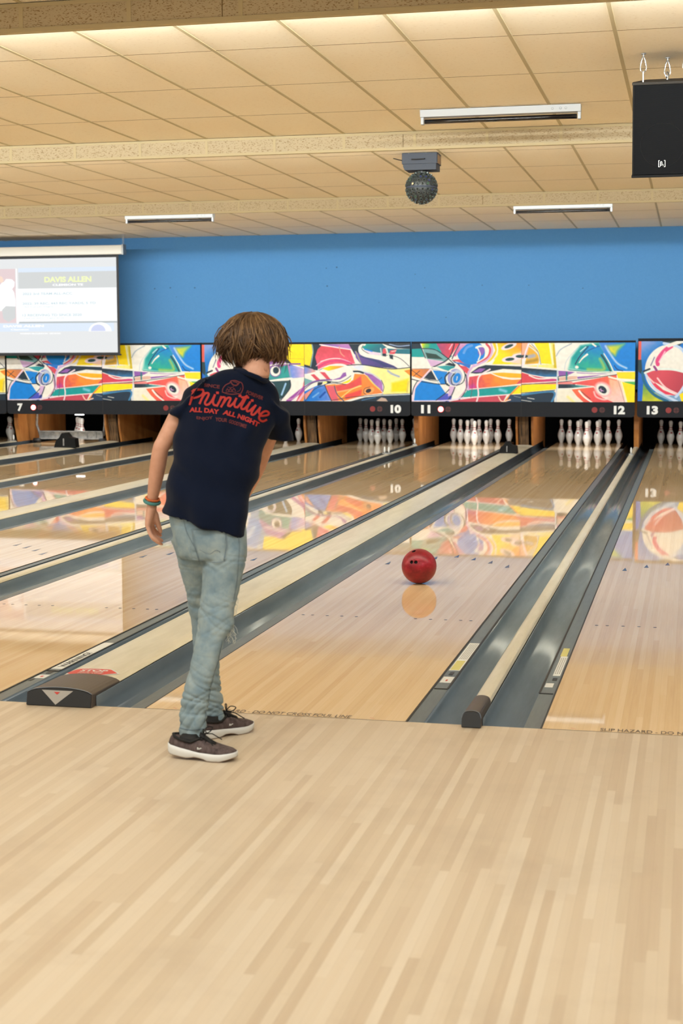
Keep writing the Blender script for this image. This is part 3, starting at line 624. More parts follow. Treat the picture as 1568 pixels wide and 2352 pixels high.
def art_B_left():
    # traced in panel units 0..100 wide, 0..52 high
    c = Canvas((0, 0, 100, 52), bg=(120, 160, 200)); p, s, e = c.poly, c.st, c.ell
    p([(0, 0), (45, 0), (42, 30), (0, 52)], (120, 150, 215), (0, 110, 200), ((5, 3), (12, 14))); p([(0, 0), (2.6, 0), (2.6, 16), (0, 16)], (215, 90, 80)); p([(0, 16), (3, 16), (4, 30), (6, 52), (3, 52), (0, 24)], (30, 60, 70))
    p([(4, 34), (14, 44), (26, 52), (2, 52)], (90, 150, 90), (200, 200, 40), ((6, 36), (8, 52)), soft=3); p([(0, 26), (5, 30), (4, 52), (0, 52)], (20, 100, 200)); p([(20, 0), (40, 0), (34, 5), (28, 4)], (30, 60, 70))
    e(27, 25, 21, 22, WHT); p([(6.5, 28), (14, 25), (30, 25), (42, 27.5), (40, 37), (35, 45), (24, 40), (12, 34)], RED, (180, 60, 80), ((20, 30), (36, 40))); p([(8, 30), (22, 42), (34, 47), (24, 46), (12, 38)], (226, 60, 90))
    s([(17, 20), (17, 16), (22, 9), (28, 4.5)], 3.4, (220, 70, 130), w2=4); s([(18, 18), (23, 9)], .9, (245, 190, 210)); s([(6, 27.5), (14, 24.5), (30, 24.5), (44, 28)], 1.8, (225, 235, 232)); s([(7, 29), (14, 40), (24, 47), (34, 52)], 2, (195, 215, 240)); s([(17, 32), (24, 40), (35, 46)], 1.4, (250, 200, 205)); s([(9, 31), (14, 36)], 1.1, (250, 200, 205))
    s([(22, 2), (36, 6), (44, 20), (44, 30), (38, 42), (33, 48)], 2.2, (190, 210, 240)); s([(26, 4), (40, 0), (55, 2)], 3, WHT); s([(10, 26), (10, 16), (18, 7), (30, 2)], 1.4, WHT); s([(11, 21), (14, 14)], .9, (110, 110, 150)); s([(14, 22), (16, 25)], 2, (140, 60, 130)); s([(4, 27), (6, 36), (14, 46), (26, 52)], 2.4, (20, 100, 140)); s([(5, 26), (10, 24)], 1.6, NVY)
    p([(36, 46), (50, 38), (55, 52), (38, 52)], YEL); p([(38, 5), (52, 0), (60, 26), (46, 30)], (80, 150, 220)); s([(40, 8), (50, 20)], 4, (160, 195, 235), soft=3)
    # right part: yellow, purple, eyes, white pin body
    p([(58, 0), (100, 0), (100, 20), (84, 19), (78, 12), (60, 12)], YEL); p([(55, 26), (62, 14), (76, 10), (86, 18), (86, 30), (60, 36)], PUR, (180, 120, 190), ((62, 16), (84, 20))); s([(78, 11), (88, 20), (92, 30)], 3, NVY)
    p([(54, 30), (66, 22), (84, 19), (86, 30), (70, 33), (56, 38)], (60, 140, 150), (40, 150, 150), ((60, 24), (80, 24))); e(72, 24.5, 5.6, 5.4, (120, 90, 160)); e(72, 24.5, 4.8, 4.6, WHT); e(72.6, 23.8, 2.9, 3, (20, 50, 66)); p([(86, 19), (100, 21), (100, 30), (88, 31)], (110, 140, 220), LIL, ((88, 25), (99, 25)))
    s([(60, 21), (74, 18), (86, 18), (100, 22)], 1.1, WHT); p([(52, 40), (62, 34), (88, 31), (100, 30), (100, 38), (92, 52), (70, 52), (60, 46)], WHT); p([(58, 44), (66, 34), (86, 33), (86, 40), (78, 50), (66, 50)], (26, 66, 76)); e(66.5, 40, 5.2, 5.4, (200, 190, 215)); e(66.5, 40, 4, 4.2, WHT); e(66.5, 39.6, 3, 3.2, (20, 54, 62)); s([(82, 36), (78, 46)], 1.6, (150, 190, 230)); s([(86, 33), (86, 40), (77, 51)], 1.3, NVY); s([(56, 44), (62, 35), (76, 32), (88, 31)], 1.2, WHT)
    p([(100, 32), (98, 40), (92, 52), (97, 52), (100, 46)], RED); s([(100, 40), (92, 46), (84, 52)], 3.5, (150, 70, 160)); s([(100, 44), (94, 52)], 2, (235, 180, 200)); s([(100, 48), (97, 52)], 2.4, (225, 140, 90)); s([(78, 50), (90, 49), (100, 36)], .8, (240, 210, 215), .5)
    s([(84, 13), (100, 13.5)], .4, (190, 160, 40)); s([(86, 18), (96, 18)], 1.4, (120, 80, 160))
    return c
def art_B_right():
    c = Canvas((62, 55, 1522, 858)); p, s, e = c.poly, c.st, c.ell
    p([(62, 55), (300, 55), (250, 420), (62, 420)], NVY); p([(62, 55), (165, 55), (180, 170), (140, 360), (62, 340)], (250, 218, 40)); s([(170, 60), (185, 170), (150, 370)], 14, (120, 160, 165))
    p([(300, 80), (700, 130), (770, 330), (640, 350), (560, 330), (420, 360), (260, 410), (215, 235), (250, 130)], (208, 72, 90), (226, 90, 120), ((450, 150), (450, 350))); p([(280, 58), (700, 58), (750, 140), (560, 120)], (120, 90, 170), (180, 120, 190), ((400, 60), (600, 100))); s([(280, 62), (560, 112), (790, 145)], 14, (240, 220, 230)); s([(550, 90), (570, 180), (620, 230)], 12, (215, 150, 130))
    s([(230, 360), (330, 290), (520, 255), (700, 310), (780, 380)], 12, (240, 170, 200)); s([(260, 380), (380, 310), (560, 290), (720, 330)], 26, (210, 60, 120)); s([(290, 300), (420, 262), (560, 262)], 8, WHT)
    p([(680, 58), (880, 58), (830, 150), (900, 240), (760, 200)], NVY); p([(760, 150), (900, 240), (1100, 280), (1300, 360), (1360, 400), (1100, 380), (860, 350), (780, 250)], (110, 80, 160), (60, 60, 120), ((800, 200), (1200, 350))); s([(850, 230), (1050, 290), (1180, 360)], 26, (40, 60, 110), .7, soft=4); s([(780, 160), (850, 330), (900, 440)], 12, (170, 165, 120))
    p([(880, 58), (1140, 58), (1220, 120), (1340, 130), (1522, 130), (1522, 210), (1300, 190), (1100, 180), (930, 150), (870, 110)], TEA, (30, 110, 130), ((950, 60), (1000, 150))); p([(1150, 58), (1522, 58), (1522, 130), (1340, 120)], NVY); s([(1240, 62), (1360, 90), (1510, 80)], 12, (150, 170, 210))
    p([(1200, 190), (1522, 200), (1522, 390), (1380, 390), (1300, 300), (1180, 250)], WHT); s([(900, 62), (835, 100), (850, 190), (980, 235), (1150, 240), (1280, 300), (1390, 400)], 34, WHT); s([(880, 75), (865, 130), (960, 190), (1120, 210), (1290, 225), (1400, 270), (1510, 370)], 8, NVY); p([(900, 150), (1130, 185), (1130, 215), (980, 205)], (225, 205, 228))
    s([(900, 130), (1000, 160)], 18, BLU); p([(1150, 130), (1190, 110), (1200, 190), (1145, 190)], RED); p([(1250, 150), (1340, 135), (1310, 200), (1240, 200)], RED); p([(1140, 190), (1195, 190), (1195, 235), (1140, 225)], NVY); p([(1230, 205), (1290, 210), (1290, 275), (1230, 255)], NVY); s([(1180, 120), (1220, 112)], 10, WHT); s([(1270, 165), (1330, 155)], 8, WHT); s([(1200, 130), (1235, 250)], 22, (215, 225, 215)); s([(1120, 120), (1135, 220)], 18, (170, 200, 200))
    # lower field
    p([(720, 370), (860, 350), (1100, 380), (1300, 400), (1522, 390), (1522, 745), (1150, 770), (1160, 600), (1000, 470), (860, 440)], (215, 222, 240), (250, 232, 150), ((850, 400), (1060, 460))); p([(1270, 600), (1400, 570), (1500, 540), (1480, 720), (1270, 720)], (252, 215, 20), soft=8); s([(1220, 430), (1270, 470), (1370, 510)], 26, (150, 165, 195), soft=4); p([(1440, 430), (1522, 410), (1522, 500)], ORG); s([(1500, 580), (1480, 720)], 24, (200, 185, 90), .8, soft=4); s([(640, 355), (860, 345), (1100, 385), (1300, 405), (1522, 385)], 12, NVY)
    p([(350, 630), (620, 600), (740, 560), (760, 470), (900, 480), (1100, 680), (1150, 740), (900, 770), (620, 850), (430, 850)], ORG, (240, 130, 60), ((600, 700), (1000, 640))); p([(490, 640), (720, 590), (850, 500), (860, 620), (760, 680), (520, 720)], (218, 76, 78), soft=4); p([(620, 770), (860, 690), (850, 770), (640, 830)], (222, 70, 70), soft=5); s([(500, 730), (700, 690), (830, 640)], 20, (248, 170, 110)); s([(580, 800), (720, 690), (850, 640)], 12, (250, 210, 130))
    p([(880, 450), (1000, 480), (1140, 580), (1150, 720), (1100, 690), (990, 560)], PUR, (170, 110, 190), ((950, 480), (1120, 650))); s([(930, 500), (1010, 600), (1110, 690)], 16, (215, 205, 100)); s([(840, 440), (1000, 470), (1120, 560), (1160, 660), (1130, 780), (1060, 850)], 12, (180, 195, 215)); s([(1130, 560), (1165, 650), (1150, 720)], 8, NVY)
    e(955, 705, 80, 46, (250, 160, 90), -.3); s([(975, 655), (900, 680), (890, 740), (920, 755)], 8, NVY); e(952, 708, 40, 28, (30, 30, 50), -.4); s([(740, 440), (820, 440), (880, 460)], 26, NVY)
    # white pin lying
    p([(62, 500), (180, 480), (300, 400), (400, 350), (520, 335), (640, 350), (730, 430), (735, 520), (680, 590), (600, 600), (440, 600), (300, 570), (200, 600), (62, 740)], WHT); p([(310, 400), (420, 360), (620, 365), (520, 400), (400, 430)], YEL, ORG, ((380, 400), (560, 380))); p([(150, 485), (200, 475), (290, 560), (230, 565)], RED); p([(275, 445), (350, 450), (430, 550), (380, 555)], RED); p([(440, 560), (560, 520), (600, 460), (640, 450), (650, 500), (560, 550)], PUR)
    p([(62, 530), (180, 570), (62, 640)], (110, 165, 170)); p([(580, 600), (680, 560), (720, 520), (700, 590), (640, 610)], YEL); s([(62, 690), (180, 600), (330, 570), (520, 590), (620, 560), (710, 500)], 9, NVY); s([(62, 660), (170, 590), (300, 560), (440, 555)], 18, (120, 80, 160)); p([(250, 590), (320, 585), (310, 620), (240, 650)], NVY); p([(380, 575), (440, 575), (430, 600), (375, 605)], NVY); s([(330, 600), (370, 590)], 18, (250, 230, 90))
    s([(62, 360), (180, 400), (260, 420), (340, 380)], 9, NVY); p([(62, 370), (180, 405), (230, 440), (62, 480)], (120, 140, 215), (225, 160, 150), ((80, 400), (200, 450))); s([(62, 480), (180, 465), (290, 400), (420, 350), (560, 335), (660, 365), (740, 450), (730, 540), (660, 605), (500, 615)], 10, (235, 235, 235))
    p([(62, 720), (230, 640), (340, 625), (430, 850), (62, 858)], (0, 110, 205), (90, 130, 215), ((120, 800), (380, 740))); s([(280, 800), (350, 730)], 26, (0, 70, 160), soft=3); s([(180, 800), (260, 740)], 20, (120, 170, 225), soft=3); p([(62, 760), (200, 660), (80, 850)], (215, 140, 130)); s([(75, 850), (190, 700), (330, 630), (450, 600), (640, 620)], 9, NVY)
    s([(345, 625), (390, 740), (440, 850)], 12, NVY); p([(365, 640), (470, 640), (540, 850), (445, 850)], (215, 90, 110)); s([(480, 640), (520, 760), (610, 850)], 14, (60, 80, 120)); s([(440, 845), (700, 800), (1100, 765), (1522, 745)], 8, NVY); p([(700, 858), (900, 800), (1150, 775), (1522, 760), (1522, 858)], NVY); s([(1150, 770), (1522, 755)], 14, (190, 200, 210)); p([(1060, 850), (1130, 800), (1190, 815), (1220, 858)], (185, 160, 145)); s([(860, 840), (1050, 800)], 10, (60, 110, 160))
    return c
UB = [(-8.615, -5.338), (-5.330, -2.026), (-2.018, 1.308), (1.332, 4.66)]
MY = 16.97; ZA0, ZA1, ZB0, ZB1 = .720, 1.588, .500, 1.620
PW_ = 1.635
arts = {}
for k, fn in (('Al', art_A_left), ('Ar', art_A_right), ('Bl', art_B_left), ('Br', art_B_right)):
    arts[k] = fn().mesh('art_panel', m_art, 1.0, ZA1-ZA0)
def circ(mb, x, z, r, y0, y1, n=18, mi=0):
    mb.prism([(x+r*math.cos(2*math.pi*k/n), z+r*math.sin(2*math.pi*k/n)) for k in range(n)], y0, y1, mi)
def mask_unit(xa, xb, nl, nr, kind, lit, label, top=0):
    r = thing('scoreboard_mask', label, 'lane number panel', ((xa+xb)/2, MY, 0), 'painted panels above the lanes'); xm = (xa+xb)/2
    z1 = ZB1+top
    c = .045
    prof = [(xa+.004, ZB0+c), (xa+.012, ZB0+.014), (xa+c, ZB0), (xb-c, ZB0), (xb-.012, ZB0+.014), (xb-.004, ZB0+c), (xb-.004, z1), (xa+.004, z1)]
    MB().prism(prof, MY, MY+.05).build('frame', m_mask, r)
    MB().box((xm-.0025, MY-.0015, ZB0+.002), (xm+.0025, MY, z1-.002)).build('seam', m_trim, r)
    for key, a, b in ((kind+'l', xa+.012, xm-.003), (kind+'r', xm+.003, xb-.008)):
        o = bpy.data.objects.new('art_panel', arts[key]); C.objects.link(o); o.parent = r
        o.location = Vector((a, MY-.004, ZA0+top*.6)) - r.location; o.scale = (b-a, 1, 1)
    hN = .125
    for txt, left in ((nl, True), (nr, False)):
        wN = .072*len(txt)*(1.06 if len(txt) > 1 else 1.2)*(.92 if txt == '11' else 1.05)
        xN = (xa+.225-wN/2) if left else (xb-.225-wN/2)
        mb = MB(); fit_text(mb, txt, xN, ZB0+.043, wN, hN, lambda a, b: (a, MY-.0015, b), .055)
        mb.build('lane_number', m_num, r)
        for j, dx in enumerate((.455, .565) if left else (.585, .475)):
            xx = xa+dx if left else xb-dx; on = lit == txt and j == 0
            if on:
                mb = MB(); circ(mb, xx, .605, .047, MY-.002, MY); lb = mb.build('indicator_light', m_led_rim, r)
                mb = MB(); circ(mb, xx, .605, .038, MY-.004, MY-.002); mb.build('lit_disc', m_led_on, lb)
            else:
                mb = MB(); circ(mb, xx, .605, .042, MY-.002, MY); lb = mb.build('indicator_light', m_led_off if j == 0 else m_led_dim, r)
                if j:
                    mb = MB().box((xx-.003, MY-.003, .565), (xx+.003, MY-.002, .645)).box((xx-.04, MY-.003, .602), (xx+.04, MY-.002, .608)); mb.build('cross_bars', m_mask, lb)
    return r
mask_unit(*UB[0], '7', '8', 'A', '7', 'painted number panel for lanes seven and eight, below the projection screen')
mask_unit(*UB[1], '9', '10', 'B', '', 'painted number panel for lanes nine and ten, behind the boy\'s head')
mask_unit(*UB[2], '11', '12', 'A', '11', 'painted number panel for lanes eleven and twelve, fully visible')
mask_unit(*UB[3], '13', '14', 'B', '', 'painted number panel for lane thirteen at the right edge', .028)
mask_unit(-11.93, -8.625, '5', '6', 'B', '', 'painted number panel cut by the left edge of the photo')

# ------------------------------------------------------------------ projection screen
SY = 16.62
r = thing('projection_screen', 'pull-down projection screen showing a sports slide, hanging over the blue wall', 'projection screen', (-8.0, SY, 2.9))
m_case = mat('screen casing', (226, 224, 218), .4); m_sbord = mat('screen border', (44, 46, 52), .7)
xr = at(268.5, 700, SY).x; ce = at(283, 575, SY).x; xl = xr-3.75; k0 = 2.94
top_z, bot_z = 2.935, 1.475
EM = lambda nm, c: mat(nm, (24, 24, 24), .9, spec=.1, emit=c, es=1)
m_scr = [EM('screen light %d' % i, c) for i, c in enumerate([(226, 228, 229), (208, 211, 211), (250, 252, 253), (218, 230, 244), (226, 206, 208)])]
def scr(mb, xa, xb, za, zb, l=0, mi=0): mb.box((xa, SY-.002-.0008*l, za), (xb, SY-.001-.0008*l, zb), mi)
mb = MB().box((xl-.1, SY-.07, 2.975), (ce, SY+.05, 3.115)); cs = mb.build('casing', m_case, r, bevel=.012)
MB().box((ce-.002, SY-.075, 2.968), (ce+.025, SY+.055, 3.125)).build('end_cap', m_metal, cs)
MB().box((xl-.05, SY, bot_z-.04), (xr+.038, SY+.006, 2.985)).build('fabric_border', m_sbord, r)
MB().tube([(xl-.1, SY, bot_z-.035), (xr+.055, SY, bot_z-.035)], .012, 8).build('bottom_bar', m_sbord, r)
mb = MB(); scr(mb, xl, xr, bot_z, top_z); sh = mb.build('picture_field', m_scr[0], r)
def W(x, y):  # slide coordinates: pixels of the photo mapped on the sheet plane
    p = at(x, y, SY); return p.x, p.z
def rect(x0, y0, x1, y1, m, name, l=1):
    a, b = W(x0, y0), W(x1, y1); mb = MB(); scr(mb, a[0], b[0], b[1], a[1], l); return mb.build(name, m, sh)
xw = xl
a = W(270, 660); b = W(270, 739)
mb = MB(); scr(mb, W(0, 660)[0]-1.6, xr, b[1], a[1], 1); mb.build('white_panel', m_scr[2], sh)
mb = MB(); scr(mb, W(0, 661)[0]-1.6, W(36, 661)[0], W(0, 742)[1], W(0, 618)[1], 2); mb.build('photo_field', m_scr[4], sh)
rect(36, 617, 42, 744, m_scr[2], 'divider', 3)
rect(42, 617, 267, 660, m_scr[1], 'grey_header', 2); rect(42, 616, 267, 622, m_scr[3], 'header_glow', 3)
rect(44, 739, 269, 741, EM('thin grey', (184, 190, 192)), 'rule', 3)
mb = MB(); scr(mb, W(0, 750)[0]-1.6, W(262, 750)[0], W(0, 762)[1], W(0, 743)[1], 2); mb.build('blue_banner', m_scr[3], sh)
m_ty = EM('slide yellow', (238, 244, 190)); m_tw = EM('slide white', (255, 255, 255)); m_tb = EM('slide blue grey', (196, 214, 221)); m_to = EM('slide pale orange', (246, 218, 200))
def stext(t_, x0, y0, x1, y1, m, name, bold=.02, l=4):
    a, b = W(x0, y1), W(x1, y0); mb = MB(); fit_text(mb, t_, a[0], a[1], b[0]-a[0], b[1]-a[1], lambda u, v: (u, SY-.002-.0008*l, v), bold); mb.build(name, m, sh)
stext('DAVIS ALLEN', 102, 634, 210, 649, m_ty, 'heading', .05); stext('CLEMSON TE', 121, 651, 191, 657, m_tw, 'subheading', .04)
stext('2022 3rd TEAM ALL-ACC', 52, 671, 166, 678, m_tb, 'text_line'); stext('2022: 39 REC, 443 REC YARDS, 5 TD', 52, 693, 220, 701, m_tb, 'text_line')
stext('All Career Highs', 56, 703, 122, 707, m_tb, 'text_line', .0); stext('12 RECEIVING TD SINCE 2020', 52, 720, 188, 727, m_tb, 'text_line'); stext('Led all ACC Tight Ends', 56, 729, 148, 733, m_tb, 'text_line', .0)
stext('DAVIS ALLEN', 8, 746, 101, 752, m_tw, 'banner_text', .05); stext('Clemson', 25, 755, 66, 759, m_tw, 'banner_text', .03); stext('WARREN McCLENDON  GEORGIA', 46, 764, 140, 768, m_tw, 'ticker_text', .03)
mb = MB(); p = W(230, 752)
for a0, rr, mm in ((0, .17, None),):
    pts = [(p[0]+.19*math.cos(q), p[1]-.06+.14*math.sin(q)) for q in [math.pi*k/14 for k in range(15)]]
mb.add([(x, SY-.0052, z) for x, z in pts], [tuple(range(15))]); mb.build('round_emblem', m_scr[2], sh)
mb = MB(); pts = [(p[0]-.03+.12*math.cos(q), p[1]-.055+.10*math.sin(q)) for q in [math.pi*k/14 for k in range(15)]]
mb.add([(x, SY-.0060, z) for x, z in pts], [tuple(range(15))]); mb.build('emblem_centre', EM('pale violet', (206, 212, 240)), sh)
# pale player figure cut by the frame edge
mb = MB()
def blob(pts, m, name, l):
    mb = MB(); q = [W(*a) for a in pts]; mb.add([(x, SY-.002-.0008*l, z) for x, z in q], [tuple(range(len(q)))]); mb.build(name, m, sh)
blob([(0, 655), (4, 650), (10, 647), (14, 641), (22, 641), (28, 642), (34, 648), (33, 658), (28, 664), (33, 672), (36, 690), (36, 705), (20, 712), (0, 715)], m_tw, 'white_figure', 4)
blob([(0, 634), (5, 636), (9, 644), (5, 650), (0, 648)], m_to, 'orange_shape', 5)
blob([(5, 712), (14, 703), (36, 704), (36, 730), (20, 740), (8, 732)], m_scr[1], 'grey_shape', 5)
mb = MB()
for k in range(6): mb.tube([(ce+.008+.012*math.cos(q), SY-.02+.0*k, 3.135+.026*k+.014*math.sin(q)) for q in [2*math.pi*j/8 for j in range(9)]], .0028, 5)
mb.build('hanging_chain', m_metal, r)
# ------------------------------------------------------------------ black-light tube fixtures
m_alu = mat('white enamel', (176, 179, 182), .32, .1); m_tube = mat('dark violet tube', (12, 11, 16), .12, coat=.5)
def fixture(x, y, label, L=1.22):
    r = thing('tube_fixture', label, 'ceiling light', (x, y, CEIL), 'dark tube fixtures on the ceiling'); z = CEIL-.004
    mb = MB().prism([(y-.055, z), (y-.045, z-.052), (y+.045, z-.052), (y+.055, z)], x-L/2, x+L/2, axis='x'); mb.build('housing', m_alu, r)
    for s in (-1, 1):
        MB().box((x+s*(L/2-.012)-.012, y-.022, z-.105), (x+s*(L/2-.012)+.012, y+.022, z-.05)).build('end_socket', m_alu, r, bevel=.004)
    MB().tube([(x-L/2+.03, y, z-.082), (x+L/2-.03, y, z-.082)], .0185, 16).build('tube', m_tube, r, smooth=True)
    mb = MB()
    for dx in (.40, .46, .50): mb.tube([(x+dx+.008*math.cos(q), y-.0525+.002, z-.026+.008*math.sin(q)) for q in [2*math.pi*j/10 for j in range(11)]], .0016, 5)
    mb.build('screw_ring', m_metal, r)
fixture(.644, 6.13, 'white ceiling fixture with a black tube, nearest and largest one')
fixture(-4.67, 13.70, 'white ceiling fixture with a black tube, above the projection screen\'s right end')
fixture(.50, 13.66, 'white ceiling fixture with a black tube, far one at the right')
# ------------------------------------------------------------------ rotating sphere light
r = thing('sphere_light', 'dark studded disco sphere hanging from a box on the ceiling', 'disco light', (-.40, 8.50, CEIL))
m_dk = mat('dark enamel', (44, 48, 57), .6, 0, .3); m_sph = mat('black sphere', (34, 36, 37), .4)
x, y = -.395, 8.60; z = CEIL-.004
MB().box((x-.165, y-.12, z-.10), (x+.165, y+.12, z)).build('mounting_box', m_dk, r, bevel=.003)
MB().prism([(x-.155, z-.10), (x-.155, z-.125), (x-.14, z-.155), (x+.155, z-.155), (x+.155, z-.10)], y-.112, y+.112).build('lower_tray', m_dk, r)
MB().tube([(x-.07, y-.118, z-.055), (x-.07, y-.14, z-.062), (x+.05, y-.14, z-.060), (x+.05, y-.118, z-.053)], .005, 6).build('handle', m_black, r)
MB().box((x+.165, y-.08, z-.095), (x+.168, y+.08, z-.015)).build('tan_side_plate', mat('tan plate', (120, 92, 62), .6), r)
MB().tube([(x-.165, y-.05, z-.06), (x-.21, y-.05, z-.05), (x-.26, y-.04, z-.035)], .005, 6).build('cord', m_black, r)
mb = MB()
for s in (-1, 1): mb.lathe([(.001, 0), (.008, -.001), (.006, -.006), (.001, -.008)], 8, (x+s*.08-.02, y-.115, z))
mb.build('bolt', m_metal, r)
MB().lathe([(.04, 0), (.045, -.02), (.04, -.03)], 16, (x, y, z-.153)).build('neck', m_metal, r)
cz = z-.153-.155; R_ = .142
MB().lathe([(R_*math.sin(a), R_*math.cos(a)) for a in [math.pi*(k+.02)/20.04 for k in range(21)]], 32, (x, y, cz)).build('sphere', m_sph, r, smooth=True)
MB().lathe([(R_-.001, .010), (R_+.006, .007), (R_+.006, -.007), (R_-.001, -.010)], 40, (x, y, cz)).build('equator_band', m_dk, r, smooth=True)
m_rim = mat('lens rim', (70, 76, 72), .3, .5); lensm = [mat('lens %d' % i, c, .08) for i, c in enumerate([(20, 22, 24), (30, 34, 80), (196, 160, 120), (40, 70, 50), (70, 40, 34), (36, 38, 42)])]
L_ = []
for th, n in ((22, 7), (38, 11), (53, 15), (67, 18), (80, 19), (100, 19), (113, 18), (127, 15), (141, 11), (156, 7), (172, 3)):
    for k in range(n): L_.append((math.radians(th), 2*math.pi*(k+(th % 2)*.5)/n))
L_.sort(key=lambda q: math.sin(q[0])*math.sin(q[1]))
def lens(mb, th, ph):
    d = Vector((math.sin(th)*math.cos(ph), math.sin(th)*math.sin(ph), math.cos(th))); a = d.orthogonal().normalized(); b = d.cross(a); c = Vector((x, y, cz))
    rings = [[c+d*h+(a*math.cos(q)+b*math.sin(q))*rr for q in [2*math.pi*j/10 for j in range(10)]] for h, rr in ((R_-.002, .0145), (R_+.012, .0145), (R_+.012, .0108), (R_+.008, .010))]
    n0 = len(mb.f); mb.loft(rings, 0); mb.m[-1] = 1
rest = MB()
for i, (th, ph) in enumerate(L_):
    if i < 100:
        mb = MB(); lens(mb, th, ph); mb.build('lens', [m_rim, lensm[rng.choice(6, p=[.5, .12, .06, .1, .08, .14])]], r)
    else: lens(rest, th, ph)
o = rest.build('lens', [m_rim, lensm[0]], r); tag(o, kind='stuff')
# ------------------------------------------------------------------ loudspeaker
sy = 4.22; sx0, sx1 = 1.709, 2.082; z0, z1 = 2.508, 3.092; xc = (sx0+sx1)/2
r = thing('loudspeaker', 'black loudspeaker with mesh grille hanging from the ceiling at the right edge', 'loudspeaker', (xc, sy+.15, z0))
m_cab = mat('speaker cabinet', (16, 16, 18), .7, 0, .2)
hw0 = (sx1-sx0)/2
def cabprof(grow=0): return [(xc-hw0-grow, sy), (xc-hw0-grow, sy+.10), (xc-hw0*.62, sy+.35), (xc+hw0*.62, sy+.35), (xc+hw0+grow, sy+.10), (xc+hw0+grow, sy)]
MB().prism(cabprof(), z0+.014, z1-.014, axis='z').build('cabinet', m_cab, r, bevel=.006)
MB().prism([(a, b-(.006 if b == sy else 0)) for a, b in cabprof(.004)], z1-.016, z1, axis='z').build('top_plate', mat('cabinet top', (50, 46, 42), .7, 0, .2), r, bevel=.003)
MB().prism([(a, b-(.006 if b == sy else 0)) for a, b in cabprof(.004)], z0, z0+.016, axis='z').build('bottom_plate', m_cab, r, bevel=.003)
m_gr = mat('perforated grille', (34, 35, 38), .8, 0, .12); t = NT(m_gr)
sx_ = t.n('ShaderNodeSeparateXYZ'); t.l(t.pos(), sx_.inputs[0]); gx, gz = sx_.outputs[0], sx_.outputs[2]
row = t.math('FLOOR', t.math('DIVIDE', gz, .0062)); off = t.math('MULTIPLY', t.math('MODULO', row, 2.0), .5)
fu = t.math('SUBTRACT', t.math('FRACT', t.math('ADD', t.math('DIVIDE', gx, .0078), off)), .5); fv = t.math('SUBTRACT', t.math('FRACT', t.math('DIVIDE', gz, .0062)), .5)
dd = t.math('SQRT', t.math('ADD', t.math('MULTIPLY', fu, fu), t.math('MULTIPLY', fv, fv)))
t.col(t.mix(t.math('LESS_THAN', dd, .36), (19, 20, 23), (3, 3, 4)))
MB().box((sx0+.012, sy-.010, z0+.018), (sx1-.012, sy-.002, z1-.018)).build('grille', m_gr, r, bevel=.003)
cwz = z0+.20
MB().tube([(xc+.135*math.cos(q), sy-.0105, cwz+.135*math.sin(q)) for q in [2*math.pi*j/40 for j in range(41)]], .0016, 5).build('woofer_ring', m_cab, r)
mb = MB(); bx, bz = xc-.002, z0+.085; yb = sy-.0125
for s in (-1, 1):
    mb.box((bx+s*.020-.0018, yb, bz-.021), (bx+s*.020+.0018, yb+.002, bz+.021))
    for q in (-1, 1): mb.box((min(bx+s*.020, bx+s*.013), yb, bz+q*.0195-.0018), (max(bx+s*.020, bx+s*.013), yb+.002, bz+q*.0195+.0018))
bg = mb.build('white_badge', m_white, r)
mb = MB(); fit_text(mb, '\u03b2', bx-.011, bz-.017, .015, .032, lambda a, b: (a, yb-.0006, b), .02); fit_text(mb, '3', bx+.005, bz-.014, .006, .011, lambda a, b: (a, yb-.0006, b), .0)
mb.build('badge_letter', m_white, bg)
TA = math.radians(12.5); RT = Matrix.Rotation(TA, 3, 'X'); pv = Vector((xc, sy, z1))
def tilt_part(o):
    off = world_of(o)
    for v in o.data.vertices: v.co = pv+RT @ (v.co-pv)
    for k in o.children: tilt_part(k)
for k in list(r.children): tilt_part(k)
def ring(mb, c, rx, rz, rad, tilt=0, n=18):
    pts = []
    for j in range(n+1):
        q = 2*math.pi*j/n; u, v = rx*math.sin(q)*(1-.35*math.cos(q)), rz*math.cos(q)
        pts.append((c[0]+u*math.cos(tilt), c[1]+u*math.sin(tilt), c[2]+v))
    mb.tube(pts, rad, 6, cap=False)
m_chr = mat('bright steel', (200, 202, 205), .2, .9)
for hx, hy in ((xc-.125, sy+.05), (xc+.02, sy+.22), (xc+.135, sy+.05)):
    mb = MB().lathe([(.016, 0), (.016, -.003), (.005, -.004), (.005, -.018)], 10, (hx, hy, CEIL-.004)); mb.build('ceiling_eyebolt', m_metal, r)
    mb = MB(); ring(mb, (hx, hy, CEIL-.070), .017, .048, .0042); mb.build('snap_hook', m_chr, r)
    if hy > sy+.1:
        mb = MB(); ring(mb, (hx, hy, CEIL-.110), .017, .020, .004, 1.1); mb.build('shackle', m_chr, r)
    mb = MB().tube([(hx, hy, z1+(hy-sy)*math.tan(TA)-.004), (hx, hy, CEIL-.112)], .0055, 8); mb.build('eyebolt', m_chr, r)
